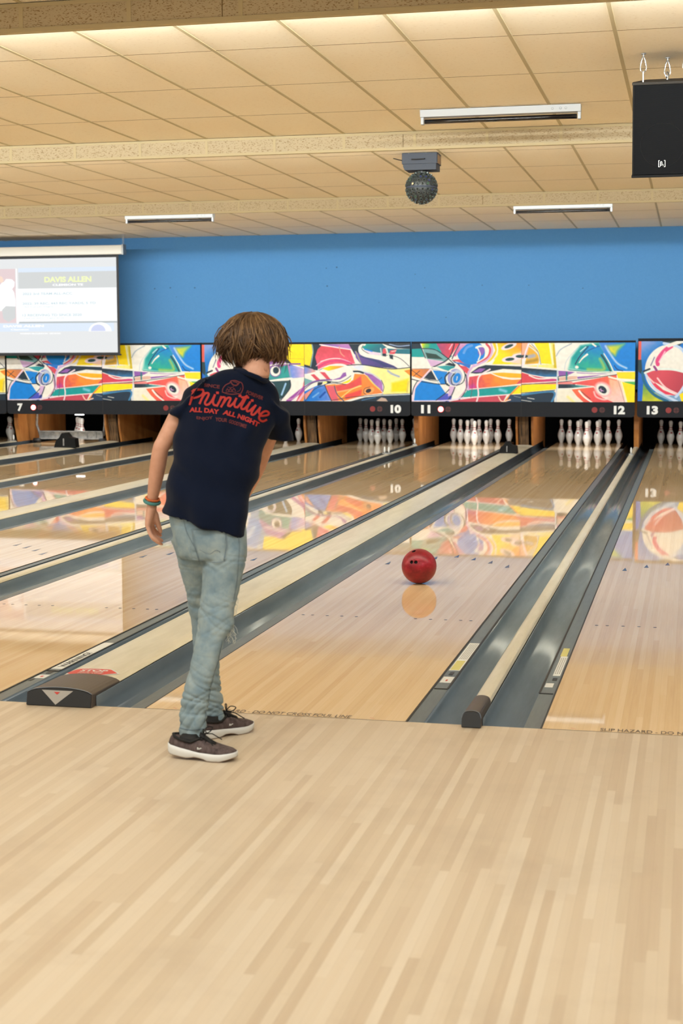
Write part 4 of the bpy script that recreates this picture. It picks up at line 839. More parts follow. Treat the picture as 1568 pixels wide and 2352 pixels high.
# ------------------------------------------------------------------ bowling ball
bc = Vector((.486, 3.524, .1080)); R0 = .1079
r = thing('bowling_ball', 'red marbled bowling ball rolling down the lane', 'bowling ball', (bc.x, bc.y, 0))
m_ball = mat('red marbled ball', (150, 30, 36), .34, spec=.35); t = NT(m_ball)
tc = t.n('ShaderNodeTexCoord'); n1 = t.noise(t.scaled(tc.outputs['Object'], (6, 6, 9)), 1.6, 4, .7)
t.col(t.ramp(n1, [(.35, (112, 14, 26)), (.55, (140, 24, 38)), (.75, (172, 56, 78))]))
def ballpt(px_, py_, rad):
    d = Vector(ray(px_, py_)).normalized(); o_ = Vector(CAM); b_ = d.dot(o_-bc); c_ = (o_-bc).length_squared-rad*rad
    return o_+d*(-b_-math.sqrt(max(b_*b_-c_, 0)))
bm = bmesh.new(); bmesh.ops.create_icosphere(bm, subdivisions=7, radius=R0)
for v in bm.verts: v.co += bc
holes = [(ballpt(944.6, 1291.2, R0), .0093), (ballpt(954.6, 1291.2, R0), .0093), (bc+Vector((-.028, -.035, .0985)).normalized()*R0, .0125)]
for v in bm.verts:
    for hp, hr in holes:
        ax = (hp-bc).normalized(); rel = v.co-bc; al = rel.dot(ax)
        if al > 0:
            pr_ = (rel-ax*al).length
            if pr_ < hr*1.08:
                k = min(1, max(0, (hr*1.08-pr_)/(hr*.16))); v.co -= ax*.035*k
me = bpy.data.meshes.new('ball_shell'); 
for v in bm.verts: v.co -= bc
bm.to_mesh(me); bm.free(); me.materials.append(m_ball); me.polygons.foreach_set('use_smooth', [True]*len(me.polygons))
o = bpy.data.objects.new('ball_shell', me); C.objects.link(o); o.parent = r; o.location = (0, 0, bc.z)
m_hole = mat('hole lining', (16, 5, 6), .7)
for hp, hr in holes:
    ax = (hp-bc).normalized(); a = ax.orthogonal().normalized(); b = ax.cross(a); mb = MB()
    mb.loft([[bc+ax*h+(a*math.cos(q)+b*math.sin(q))*hr for q in [2*math.pi*j/16 for j in range(16)]] for h in (R0-.0022, R0-.03)], cap=False)
    mb.add([bc+ax*(R0-.012)+(a*math.cos(q)+b*math.sin(q))*hr for q in [2*math.pi*j/16 for j in range(16)]], [tuple(range(16))])
    mb.build('finger_hole', m_hole, r)

# ------------------------------------------------------------------ the boy
m_skin = noisy('skin', (204, 150, 122), (214, 160, 134), 30, .5); m_hair = noisy('brown hair', (66, 44, 27), (118, 86, 54), 22, .5, stretch=(2, 2, .4))
m_hair2 = noisy('light brown hair', (104, 76, 48), (150, 115, 76), 22, .5, stretch=(2, 2, .4))
m_shirt = mat('navy cotton', (11, 20, 40), .9, spec=.12); t = NT(m_shirt); t.b.inputs['Sheen Weight'].default_value = .07; t.bump(t.noise(t.pos(), 900, 2), .15, .001)
m_print = mat('red shirt print', (172, 38, 30), .75); m_print2 = mat('faded red shirt print', (98, 27, 32), .75)
m_jean = mat('washed denim', (130, 150, 160), .8, spec=.2); t = NT(m_jean)
n1 = t.noise(t.pos(), 16, 4, .6); n2 = t.noise(t.pos(), 700, 2)
t.col(t.mix(t.math('MULTIPLY', n2, .25), t.ramp(n1, [(.3, (118, 140, 152)), (.55, (146, 162, 166)), (.8, (172, 180, 176))]), (90, 110, 126))); t.bump(n2, .2, .001)
m_seamj = mat('denim seam', (104, 120, 130), .85); m_thread = mat('frayed thread', (205, 208, 200), .9)
m_knit = noisy('grey brown knit', (74, 62, 62), (104, 90, 88), 60, .8, 0, .2, .2, (1, 1, .25)); m_sole = mat('white rubber sole', (226, 226, 224), .5); m_lace = mat('black lace', (14, 13, 14), .7)
m_out = mat('tan outsole', (150, 120, 100), .6)
boy = thing('person', 'boy seen from behind in navy T-shirt and pale jeans, leaning forward after releasing the ball', 'person', (.42, -.47, 0))
def bake(parts, voxel, name, m, smooth_it=4, fn=None, parent=boy, sm_f=.6):
    """unite overlapping closed shapes into one continuous skin"""
    mb = MB()
    for v, f in parts: mb.add(v, f)
    me = bpy.data.meshes.new('tmp'); me.from_pydata(mb.v, [], mb.f); me.update()
    bm = bmesh.new(); bm.from_mesh(me); bmesh.ops.recalc_face_normals(bm, faces=bm.faces); bm.to_mesh(me); bm.free()
    o = bpy.data.objects.new('tmp', me); C.objects.link(o)
    r_ = o.modifiers.new('r', 'REMESH'); r_.mode = 'VOXEL'; r_.voxel_size = voxel
    s_ = o.modifiers.new('s', 'SMOOTH'); s_.iterations = smooth_it; s_.factor = sm_f
    dg = bpy.context.evaluated_depsgraph_get(); ev = o.evaluated_get(dg); new = bpy.data.meshes.new_from_object(ev, depsgraph=dg)
    bpy.data.objects.remove(o); bpy.data.meshes.remove(me)
    new.name = name
    if fn: fn(new)
    new.materials.clear(); new.materials.append(m); new.polygons.foreach_set('use_smooth', [True]*len(new.polygons))
    no = bpy.data.objects.new(name, new); C.objects.link(no)
    if parent is not None: no.parent = parent; no.location = -world_of(parent)
    return no
def ringp(c, a, b, n=28, e=2.0):
    out = []
    for j in range(n):
        q = 2*math.pi*j/n; cs, sn = math.cos(q), math.sin(q)
        out.append(c+a*(abs(cs)**(2/e)*(1 if cs >= 0 else -1))+b*(abs(sn)**(2/e)*(1 if sn >= 0 else -1)))
    return out
def loft(rings, k=4):
    """smoothly interpolated closed loft"""
    R = [np.array([list(p) for p in r]) for r in rings]; out = []
    for i in range(len(R)-1):
        p0, p1, p2, p3 = R[max(i-1, 0)], R[i], R[i+1], R[min(i+2, len(R)-1)]
        for j in range(k):
            t_ = j/k; out.append(.5*((2*p1)+(-p0+p2)*t_+(2*p0-5*p1+4*p2-p3)*t_*t_+(-p0+3*p1-3*p2+p3)*t_**3))
    out.append(R[-1]); mb = MB(); mb.loft([[tuple(p) for p in r] for r in out]); return mb.v, mb.f
def limb(pts, rad, n=14, k=5, caps=True):
    P = smooth_pts(pts, k); Rr = [float(x[0]) for x in smooth_pts([(q,) for q in rad], k)] if len(rad) > 2 else list(np.linspace(rad[0], rad[1], len(P)))
    if len(P) != len(Rr): Rr = list(np.interp(np.linspace(0, 1, len(P)), np.linspace(0, 1, len(Rr)), Rr))
    P = [Vector(p) for p in P]
    if caps:
        d0 = (P[0]-P[1]).normalized(); d1 = (P[-1]-P[-2]).normalized(); r0, r1 = Rr[0], Rr[-1]
        P = [P[0]+d0*r0*.97, P[0]+d0*r0*.7]+P+[P[-1]+d1*r1*.7, P[-1]+d1*r1*.97]; Rr = [r0*.25, r0*.72]+Rr+[r1*.72, r1*.25]
    mb = MB(); mb.tube(P, Rr, n); return mb.v, mb.f
def ellipsoid(c, rx, ry, rz, rot=None, n=20):
    mb = MB(); rings = []
    for k in range(1, n):
        a = math.pi*k/n; rings.append([Vector((rx*math.sin(a)*math.cos(q), ry*math.sin(a)*math.sin(q), rz*math.cos(a))) for q in [2*math.pi*j/24 for j in range(24)]])
    R_m = rot or Matrix.Identity(3); mb.loft([[Vector(c)+R_m @ p for p in r_] for r_ in rings]); return mb.v, mb.f
PXM = lambda Y: (Y-CAM[1])/F_PX*1.02          # metres per photo pixel at that depth
D_ = Vector((math.sin(-YAW), math.cos(YAW), 0))   # away from the camera, horizontal
# joints
neck = at(588, 856, -.30); headc = at(582, 790, -.22)
Lsh, Lel, Lwr = at(436, 908, -.36), at(369, 1030, -.40), at(349, 1152, -.36)
Rsh, Rel, Rwr = at(640, 930, -.24), at(592, 1072, -.08), at(544, 1166, .04)
# ---- body: trunk, neck, head, arms, hands, legs in one skin
parts = []
parts.append(loft([ringp(at(474, 1215, -.44), Vector((.125, 0, .02)), D_*.085), ringp(at(487, 1120, -.42), Vector((.115, 0, .03)), D_*.08), ringp(at(515, 1010, -.37), Vector((.125, 0, -.04)), D_*.085),
                   ringp(at(535, 925, -.33), Vector((.135, 0, -.05)), D_*.08), ringp(at(560, 885, -.31), Vector((.09, 0, -.04)), D_*.06), ringp(at(578, 868, -.30), Vector((.055, 0, -.02)), D_*.05)]))
parts.append(limb([at(572, 885, -.31), neck, at(584, 815, -.24)], [.056, .050, .054], 20))
tilt = Matrix.Rotation(math.radians(-18), 3, 'X') @ Matrix.Rotation(math.radians(6), 3, 'Y')
parts.append(ellipsoid(headc+Vector((0, 0, .012)), .074, .092, .096, tilt)); HF = lambda x, y, z: headc+tilt @ Vector((x, y, z))
parts.append(limb([HF(0, .02, -.03), HF(0, .045, -.085)], [.066, .046], 18)); parts.append(limb([HF(-.035, .0, -.05), HF(0, .062, -.095)], [.034, .026])); parts.append(limb([HF(.035, .0, -.05), HF(0, .062, -.095)], [.034, .026]))
parts.append(limb([HF(0, .086, .018), HF(0, .106, -.018), HF(0, .098, -.028)], [.009, .014, .012]))          # nose
parts.append(limb([HF(-.02, .088, -.054), HF(0, .094, -.052), HF(.02, .088, -.054)], [.005, .0085, .005])); parts.append(limb([HF(-.018, .086, -.064), HF(0, .091, -.066), HF(.018, .086, -.064)], [.005, .009, .005]))
for s in (-1, 1):
    parts.append(limb([HF(s*.012, .088, .034), HF(s*.045, .074, .034)], [.008, .007]))     # brow
    parts.append(ellipsoid(HF(s*.078, -.004, -.012), .009, .020, .031, tilt, 10)); parts.append(limb([HF(s*.036, .07, -.02), HF(s*.05, .05, -.03)], [.02, .02]))
def arm(sh, el, wr, ru=(.038, .035, .031, .0295, .030, .025, .0185)):
    m1 = sh.lerp(el, .5); m2 = el.lerp(wr, .3); m3 = el.lerp(wr, .7)
    parts.append(limb([sh, m1, el.lerp(sh, .12), el, m2, m3, wr], list(ru), 18))
arm(Lsh, Lel, Lwr); arm(Rsh, Rel, Rwr)
def hand(wr, pts, palm_w=.019):
    """pts: list of (mcp, pip, dip, tip) per finger, last one is the thumb"""
    mc = [p[0] for p in pts[:-1]]
    for m_ in mc: parts.append(limb([wr, wr.lerp(m_, .55), m_], [.019, .0155, .0115], 12))
    for a_, b_ in zip(mc[:-1], mc[1:]): parts.append(limb([wr.lerp(a_, .6), wr.lerp(b_, .8).lerp(a_, .3), a_.lerp(b_, .5)], [.016, .014, .0095], 10))
    for i, p in enumerate(pts):
        rr_ = (.0092, .0085, .0080, .0068) if i < len(pts)-1 else (.0135, .0112, .0098, .0078)
        parts.append(limb([wr.lerp(p[0], .8)]+list(p), (rr_[0]*1.05,)+rr_, 12, 4))
# left hand: hangs, back of the hand outwards, fingers curling inwards to the right
hx = lambda x, y, Y: at(x, y, Y)
hand(Lwr+Vector((0, 0, -.012)), [(hx(339, 1206, -.385), hx(346, 1228, -.392), hx(357, 1239, -.392), hx(366, 1246, -.388)), (hx(341, 1210, -.362), hx(349, 1233, -.366), hx(361, 1244, -.366), hx(371, 1250, -.360)),
     (hx(344, 1208, -.342), hx(353, 1229, -.342), hx(364, 1237, -.342), hx(372, 1242, -.336)), (hx(348, 1203, -.324), hx(356, 1219, -.322), hx(364, 1226, -.322), hx(369, 1230, -.318)),
     (hx(357, 1186, -.350), hx(362, 1202, -.345), hx(366, 1213, -.342), hx(369, 1222, -.340))])
o_ = Rwr; dv = (Rwr-Rel).normalized(); sd = dv.cross(D_).normalized(); up_ = sd.cross(dv).normalized()
def rh(s, l, c): return o_+sd*s+dv*l+up_*c
hand(Rwr+dv*.012, [(rh(-.024, .082, 0), rh(-.026, .112, .012), rh(-.025, .128, .028), rh(-.023, .132, .046)), (rh(-.008, .086, 0), rh(-.009, .120, .014), rh(-.009, .138, .032), rh(-.008, .142, .052)),
     (rh(.009, .084, 0), rh(.010, .116, .014), rh(.010, .132, .032), rh(.009, .136, .050)), (rh(.025, .077, 0), rh(.028, .102, .010), rh(.028, .114, .024), rh(.027, .118, .038)),
     (rh(-.030, .040, .012), rh(-.040, .062, .024), rh(-.040, .080, .032), rh(-.036, .094, .040))])
# leg joints
NK = [at(512, 1290, -.47), at(506, 1345, -.50), at(496, 1420, -.53), at(478, 1480, -.57), at(463, 1540, -.61), at(455, 1590, -.63), at(444, 1640, -.645), at(441, 1690, -.65)]
FK = [at(437, 1270, -.42), at(449, 1345, -.39), at(465, 1420, -.34), at(470, 1480, -.335), at(480, 1540, -.34), at(486, 1590, -.345), at(492, 1640, -.35), at(490, 1668, -.352)]
parts.append(limb([at(510, 1230, -.45)]+NK, [.07, .062, .052, .040, .034, .028, .022, .018, .016], 16)); parts.append(limb([at(440, 1230, -.43)]+FK, [.07, .060, .050, .036, .032, .026, .021, .017, .015], 16))
body = bake(parts, .0038, 'body', m_skin, 5)
# ---- T-shirt
def sec(L, Rr, Y, dep, dy=0, e=2.3):
    a = at(L[0], L[1], Y[0]); b = at(Rr[0], Rr[1], Y[1]); return ringp((a+b)/2+D_*dy, (b-a)/2, D_*dep, 32, e)
shp = [loft([sec((373, 1174), (563, 1233), (-.44, -.44), .128, 0, 2.4), sec((381, 1135), (568, 1182), (-.44, -.42), .124, 0), sec((391, 1075), (585, 1118), (-.42, -.38), .118, 0), sec((400, 1020), (600, 1055), (-.40, -.35), .112, .0),
             sec((406, 970), (617, 1000), (-.38, -.31), .112, .0), sec((413, 925), (638, 958), (-.36, -.27), .105, 0, 2.1), sec((428, 892), (645, 918), (-.34, -.26), .088, .0, 2.0), sec((468, 868), (635, 892), (-.33, -.28), .070, 0, 2), sec((515, 850), (622, 878), (-.32, -.29), .060, 0, 2), sec((548, 843), (612, 866), (-.31, -.29), .055, 0, 2)], 4)]
def sleeve(p, c0, c1, r0, r1, n=20):
    return loft([ringp(p, *r0, n), ringp(p.lerp(c0, .5), (r0[0]+r1[0])/2, (r0[1]+r1[1])/2, n), ringp(c0, *r1, n)], 4)
Lc, Rc = at(404, 955, -.385), at(646, 1012, -.19)
shp.append(sleeve(at(452, 895, -.35), Lc, None, (Vector((.050, 0, .052)), D_*.072), (Vector((.030, 0, -.014)), D_*.052)))
shp.append(sleeve(at(628, 920, -.26), Rc, None, (Vector((.060, 0, -.050)), D_*.072), (Vector((.0495, 0, -.003)), D_*.060)))
hemL, hemR = at(373, 1174, -.44), at(563, 1233, -.44); hax = (hemR-hemL).normalized(); hn = hax.cross(D_).normalized(); hn = hn if hn.z < 0 else -hn
def wrinkle_shirt(me):
    n = len(me.vertices); co = np.empty(n*3); me.vertices.foreach_get('co', co); co = co.reshape(-1, 3); no = np.empty(n*3); me.vertices.foreach_get('normal', no); no = no.reshape(-1, 3)
    x, y, z = co.T; q = x*.9+y*.5; d = .0075*np.sin(34*z+22*q+1.6*np.sin(14*q))*np.exp(-((z-.93)/.13)**2)
    d += .008*np.sin(46*(q-.25)+9*z+1.3*np.sin(11*z))*np.exp(-((z-.80)/.09)**2)+.006*np.sin(52*q-40*z)*np.exp(-((z-1.16)/.07)**2)*np.exp(-((x-.60)/.12)**2)
    d += .006*np.sin(60*z-34*q)*np.exp(-((x-.27)/.07)**2)*np.exp(-((z-1.16)/.09)**2)+.002*np.sin(71*x+33*z+2*np.sin(25*z))
    co += no*d[:, None]; me.vertices.foreach_set('co', co.ravel()); me.update()
    # open the hem and the cuffs
    bm = bmesh.new(); bm.from_mesh(me); kill = []
    La = (Lc-at(452, 895, -.35)).normalized(); Ra = (Rc-at(628, 920, -.26)).normalized()
    for f in bm.faces:
        c = f.calc_center_median(); nn = f.normal
        if nn.dot(hn) > .72 and (c-hemL).dot(hn) > -.022: kill.append(f)
        elif nn.dot(La) > .72 and (c-Lc).length < .075 and (c-Lc).dot(La) > -.016: kill.append(f)
        elif nn.dot(Ra) > .72 and (c-Rc).length < .085 and (c-Rc).dot(Ra) > -.016: kill.append(f)
    bmesh.ops.delete(bm, geom=kill, context='FACES')
    for _ in range(14):
        new = {}
        for v in bm.verts:
            if v.is_boundary:
                nb = [e.other_vert(v) for e in v.link_edges if e.is_boundary]
                if len(nb) == 2: new[v] = v.co*.4+(nb[0].co+nb[1].co)*.3
        for v, c in new.items(): v.co = c
    bm.to_mesh(me); bm.free()
shirt = bake(shp, .006, 'shirt', m_shirt, 6, wrinkle_shirt)
sd_ = shirt.modifiers.new('thickness', 'SOLIDIFY'); sd_.thickness = .0025; sd_.offset = -1
def bvh_of(o):
    me = o.data; off = Vector(world_of(o)); return BVHTree.FromPolygons([v.co+off for v in me.vertices], [tuple(p.vertices) for p in me.polygons])
sb = bvh_of(shirt)
def hit(b, x, y, lift=.0015):
    o = Vector(CAM); d = Vector(ray(x, y)).normalized(); h = b.ray_cast(o, d)
    return (h[0]+h[1]*lift*(1 if h[1].dot(d) < 0 else -1)) if h[0] is not None else None
mb = MB(); mb.tube([at(*q) for q in ((541, 852, -.345), (556, 855, -.358), (574, 860, -.366), (592, 867, -.362), (604, 874, -.348), (612, 878, -.315), (613, 870, -.27), (600, 858, -.235), (575, 850, -.235), (552, 846, -.27), (540, 847, -.315), (541, 852, -.345))], .0085, 8, cap=False)
mb.build('collar', m_shirt, shirt, smooth=True)
# shirt print: strokes and letters laid on the cloth
ZX = lambda u, v: (420+u/7.127, 850+v/7.127)
def stroke_mesh(mb, pts, w_, lift=.0016, k=5):
    P = smooth_pts(pts, k); L = []; Rr = []
    for i, p in enumerate(P):
        d = P[min(i+1, len(P)-1)]-P[max(i-1, 0)]; d = d/(np.linalg.norm(d)+1e-9); nrm = np.array((-d[1], d[0]))*w_/2
        if i == 0: p = p-d*w_*.35
        if i == len(P)-1: p = p+d*w_*.35
        L.append(hit(sb, *ZX(*(p+nrm)), lift)); Rr.append(hit(sb, *ZX(*(p-nrm)), lift))
    if None in L or None in Rr: return
    n = len(P); mb.add([tuple(q) for q in L+Rr], [(i, i+1, n+i+1, n+i) for i in range(n-1)])
mb = MB()
for pts in ([(180, 330), (150, 430), (112, 562)], [(158, 352), (215, 322), (300, 318), (336, 345), (316, 400), (250, 440), (178, 458)], [(352, 372), (318, 455), (276, 548)], [(300, 490), (350, 405), (395, 378), (424, 398), (398, 465), (362, 535), (382, 572), (428, 560)],
            [(428, 560), (478, 500), (522, 412)], [(522, 412), (492, 515), (508, 570), (545, 582)], [(626, 440), (590, 530), (556, 590)], [(580, 545), (630, 462), (668, 446), (690, 466), (662, 540), (626, 602)], [(655, 555), (716, 474), (756, 452), (780, 474), (752, 540), (738, 585), (772, 594)],
            [(772, 594), (830, 540), (872, 470)], [(872, 470), (842, 555), (852, 604), (892, 610)], [(892, 610), (960, 530), (1000, 455), (1046, 428)], [(1046, 424), (990, 530), (952, 605), (968, 640), (1004, 636)], [(960, 448), (1070, 452)],
            [(1004, 636), (1056, 585), (1096, 528)], [(1096, 528), (1046, 630), (1052, 676), (1092, 668)], [(1092, 668), (1150, 615), (1188, 582)], [(1188, 582), (1134, 670), (1120, 724), (1158, 732), (1216, 672), (1262, 616)],
            [(1262, 616), (1240, 690), (1250, 720)], [(1250, 750), (1320, 748), (1390, 730), (1396, 692), (1350, 672), (1290, 702), (1244, 764), (1250, 812), (1300, 840), (1360, 815)]):
    stroke_mesh(mb, pts, 34)
for cx_, cy_ in ((566, 375), (932, 425), (1132, 500)): stroke_mesh(mb, [(cx_-9, cy_), (cx_+9, cy_)], 40, k=2)
mb.build('script_lettering', m_print, shirt)
def shirt_text(mb, t_, x0, y0, x1, y1, h_, bold=.03, bend=0):
    v, f = text_mesh(t_, bold); d = np.array((x1-x0, y1-y0), float); L = np.linalg.norm(d); d /= L; nn = np.array((-d[1], d[0]))
    out = []
    for p in v:
        q = np.array((x0, y0))+d*L*p[0]-nn*h_*p[1]+nn*bend*(1-(2*p[0]-1)**2)*-1
        out.append(hit(sb, *ZX(*q), .0016))
    if None in out: return
    mb.add([tuple(q) for q in out], f)
mb = MB(); shirt_text(mb, 'ALL DAY', 108, 690, 590, 728, 78, .045, 10); shirt_text(mb, 'ALL NIGHT', 645, 730, 1225, 940, 82, .045, 26); mb.build('slogan_lettering', m_print, shirt)
mb = MB(); shirt_text(mb, 'SINCE', 340, 275, 600, 306, 58, .03); mb.build('small_lettering', m_print2, shirt); mb = MB(); shirt_text(mb, 'FOREVER', 1030, 385, 1300, 496, 62, .03); mb.build('small_lettering', m_print2, shirt)
mb = MB()
shirt_text(mb, 'ENJOY', 225, 818, 490, 815, 62, .03, -14); shirt_text(mb, 'YOUR', 530, 838, 722, 856, 62, .03); shirt_text(mb, 'GOODTIMES', 742, 865, 1030, 958, 62, .03); mb.build('small_lettering', m_print2, shirt)
E2 = lambda u, v: ((500+u/13.07-420)*7.127, (860+v/13.07-850)*7.127)
mb = MB()
for pts, w_ in (([(140, 520), (160, 420), (240, 320), (360, 260), (400, 200), (520, 185), (620, 220), (720, 260), (760, 400), (720, 520), (660, 610)], 18), ([(140, 530), (260, 575), (400, 600), (520, 595), (640, 580)], 18), ([(400, 240), (440, 300), (500, 330), (580, 320), (640, 260)], 22),
                ([(250, 500), (290, 430), (330, 500), (380, 420), (430, 500), (480, 420), (530, 500)], 12), ([(240, 540), (400, 520), (560, 550)], 12), ([(470, 220), (560, 240), (600, 300), (540, 350)], 14), ([(300, 380), (400, 400), (480, 370)], 9), ([(580, 520), (660, 480), (690, 400)], 9)):
    stroke_mesh(mb, [E2(*q) for q in pts], w_*.9)
mb.build('round_crest', m_print2, shirt)
# ---- jeans
hw = lambda Lx, Rx, y, Y, dep=1.0, e=2.2, sl=0: ringp((at(Lx, y-sl, Y)+at(Rx, y+sl, Y))/2, (at(Rx, y+sl, Y)-at(Lx, y-sl, Y))/2, D_*((Rx-Lx)/2*PXM(Y)*dep), 28, e)
jp = [loft([hw(387, 563, 1180, -.44, .72, 2.3, 16), hw(390, 567, 1215, -.445, .76, 2.3, 14), hw(398, 568, 1250, -.45, .78, 2.3, 10), hw(405, 566, 1285, -.45, .74, 2.2, 6)], 4)]
def leg(rows): return loft([hw(*r_) for r_ in rows], 4)
jp.append(leg([(466, 563, 1240, -.46, 1.0), (465, 566, 1275, -.465, 1.1), (463, 560, 1308, -.475, 1.08), (464, 551, 1345, -.49, 1.05), (460, 545, 1375, -.505, 1.0), (455, 537, 1405, -.52, 1.0), (453, 538, 1435, -.53, 1.0), (449, 520, 1460, -.55, 1.0), (444, 509, 1495, -.57, 1.05), (436, 499, 1530, -.59, 1.0), (428, 491, 1560, -.60, 1.0), (421, 485, 1590, -.61, .98), (415, 480, 1620, -.62, .95), (412, 475, 1650, -.63, .9), (409, 474, 1706, -.645, .85)]))
jp.append(leg([(388, 490, 1235, -.43, 1.0), (402, 488, 1270, -.42, 1.05), (412, 490, 1305, -.405, 1.0), (425, 490, 1355, -.38, 1.0), (433, 498, 1400, -.35, 1.0), (440, 503, 1440, -.335, 1.0), (443, 500, 1480, -.335, 1.0), (448, 504, 1535, -.34, 1.0), (456, 508, 1575, -.345, .95), (463, 513, 1615, -.35, .9), (470, 515, 1668, -.355, .85)]))
def wrinkle_jeans(me):
    n = len(me.vertices); co = np.empty(n*3); me.vertices.foreach_get('co', co); co = co.reshape(-1, 3); no = np.empty(n*3); me.vertices.foreach_get('normal', no); no = no.reshape(-1, 3)
    from mathutils import noise as NZ
    d = np.zeros(n)
    for i in range(n):
        x, y, z = co[i]; lo = 1/(1+math.exp((z-.27)/.03)); kn = math.exp(-((z-.47)/.07)**2); hp = math.exp(-((z-.66)/.05)**2)
        w_ = NZ.noise((x*6, y*6, z*9+4))*.9
        r1 = 1-abs(NZ.noise((x*3+w_*.4, y*3, z*34+w_*1.6+x*9)))*2.6; r2 = 1-abs(NZ.noise((x*4+7, y*4+w_*.5, z*22-x*16+w_*1.2)))*2.6
        c_ = -max(0, r1)**3*.0085-max(0, r2)**3*.0060+.0012
        d[i] = c_*(lo+.55*kn+.35*hp+.10)+.0035*NZ.noise((x*12, y*12, z*10))
    co += no*d[:, None]; me.vertices.foreach_set('co', co.ravel()); me.update()
jeans = bake(jp, .0045, 'jeans', m_jean, 4, wrinkle_jeans)
jb = bvh_of(jeans)
JZ = lambda u, v: (300+u/3.5625, 1140+v/3.5625)
def jean_strip(name, pts, w_, m, lift=.0014, par=jeans):
    P = smooth_pts(pts, 6); L = []; Rr = []
    for i, p in enumerate(P):
        d = P[min(i+1, len(P)-1)]-P[max(i-1, 0)]; d = d/(np.linalg.norm(d)+1e-9); nrm = np.array((-d[1], d[0]))*w_/2
        L.append(hit(jb, *JZ(*(p+nrm)), lift)); Rr.append(hit(jb, *JZ(*(p-nrm)), lift))
    ok = [i for i in range(len(P)) if L[i] is not None and Rr[i] is not None]
    if len(ok) < 2: return
    mb = MB(); n = len(ok); mb.add([tuple(L[i]) for i in ok]+[tuple(Rr[i]) for i in ok], [(i, i+1, n+i+1, n+i) for i in range(n-1)]); return mb.build(name, m, par)
def jean_patch(name, pts, m, lift):
    """raised cloth patch filling a quadrilateral outline"""
    (a, b, c, d) = [np.array(p, float) for p in pts]; N = 14; V = []; F = []
    for j in range(N+1):
        for i in range(N+1):
            u, v = i/N, j/N; q = (a*(1-u)+b*u)*(1-v)+(d*(1-u)+c*u)*v
            h = hit(jb, *JZ(*q), lift if 0 < i < N and 0 < j < N else .0002); V.append(h)
    if None in V: return None
    for j in range(N):
        for i in range(N): k = j*(N+1)+i; F.append((k, k+1, k+N+2, k+N+1))
    mb = MB(); mb.add([tuple(p) for p in V], F); return mb.build(name, m, jeans, smooth=True)
pk = jean_patch('back_pocket', [(500, 262), (782, 262), (768, 535), (560, 520)], m_jean, .0035)
pk2 = jean_patch('back_pocket', [(345, 232), (445, 250), (505, 515), (410, 520)], m_jean, .003)
jean_strip('pocket_hem', [(505, 268), (640, 275), (778, 262)], 4, m_seamj, .0046); jean_strip('pocket_stitching', [(772, 262), (785, 400), (765, 525)], 9, m_seamj, .0046)
jean_strip('pocket_stitching', [(565, 435), (640, 470), (700, 440), (735, 455)], 3, m_seamj, .0046); jean_strip('pocket_stitching', [(560, 522), (660, 540), (765, 535)], 4, m_seamj, .0036); jean_strip('pocket_stitching', [(503, 270), (525, 400), (560, 515)], 4, m_seamj, .0046)
jean_strip('side_seam', [(880, 310), (888, 420), (880, 540), (868, 700), (840, 850)], 4, m_seamj, .0016); jean_strip('yoke_seam', [(330, 165), (440, 190), (620, 175), (760, 215)], 6, m_seamj, .0016); jean_strip('centre_seam', [(420, 80), (430, 150), (455, 280), (530, 430), (560, 535)], 4, m_seamj, .0016)
jean_strip('belt_loop', [(418, 85), (414, 200)], 22, m_seamj, .004); jean_strip('calf_seam', [(745, 1180), (720, 1330), (672, 1480), (640, 1650), (600, 1850)], 3, m_seamj, .0016)
jean_strip('cuff_hem', [(402, 1895), (500, 1912), (606, 1900)], 8, m_seamj, .002); jean_strip('cuff_hem', [(620, 1795), (690, 1800), (756, 1778)], 7, m_seamj, .002)
mb = MB()
for k in range(26):
    u0 = rng.uniform(775, 850); v0 = rng.uniform(1040, 1140); p0 = at(*JZ(u0, v0), -.53); mb.tube([p0, p0+Vector((rng.uniform(-.004, .012), rng.uniform(-.01, .01), -.012)), p0+Vector((rng.uniform(-.01, .02), rng.uniform(-.01, .01), -.03))], .0008, 4)
for k in range(12):
    v0 = rng.uniform(700, 930); p0 = at(*JZ(882-(v0-700)*.14, v0), -.50); mb.tube([p0, p0+Vector((.006, 0, -.008)), p0+Vector((.005, .0, -.022))], .0008, 4)
o = mb.build('frayed_knee', m_thread, jeans); tag(o, kind='stuff')
# tuck the skin under the cloth wherever it is covered
me = body.data; boff = Vector(world_of(body)); La_ = (Lc-at(452, 895, -.35)).normalized(); Ra_ = (Rc-at(628, 920, -.26)).normalized()
def seg_d(p, a, b):
    ab = b-a; t_ = max(0, min(1, (p-a).dot(ab)/ab.length_squared)); return (p-a-ab*t_).length
for v in me.vertices:
    q = v.co+boff if False else v.co.copy()
    if q.z > 1.325 and seg_d(q, at(574, 880, -.31), at(584, 800, -.24)) < .072: continue
    if q.z > 1.40: continue
    if (min(seg_d(q, Lel, Lsh), seg_d(q, Lel, Lwr)) < .05 and (q-Lc).dot(La_) > -.012) or (q.z < 1.0 and (q-Lwr).length < .2 and q.x < at(372, 1160, -.36).x): continue
    if (min(seg_d(q, Rel, Rsh), seg_d(q, Rel, Rwr)) < .05 and (q-Rc).dot(Ra_) > -.012) or (q-Rwr).length < .16: continue
    for bv in (sb, jb):
        p_, n_, _, d_ = bv.find_nearest(q)
        if p_ is None or d_ > .05: continue
        sgn_ = (q-p_).dot(n_)
        if sgn_ > -.007: v.co = p_-n_*.009; q = v.co.copy()
me.update()
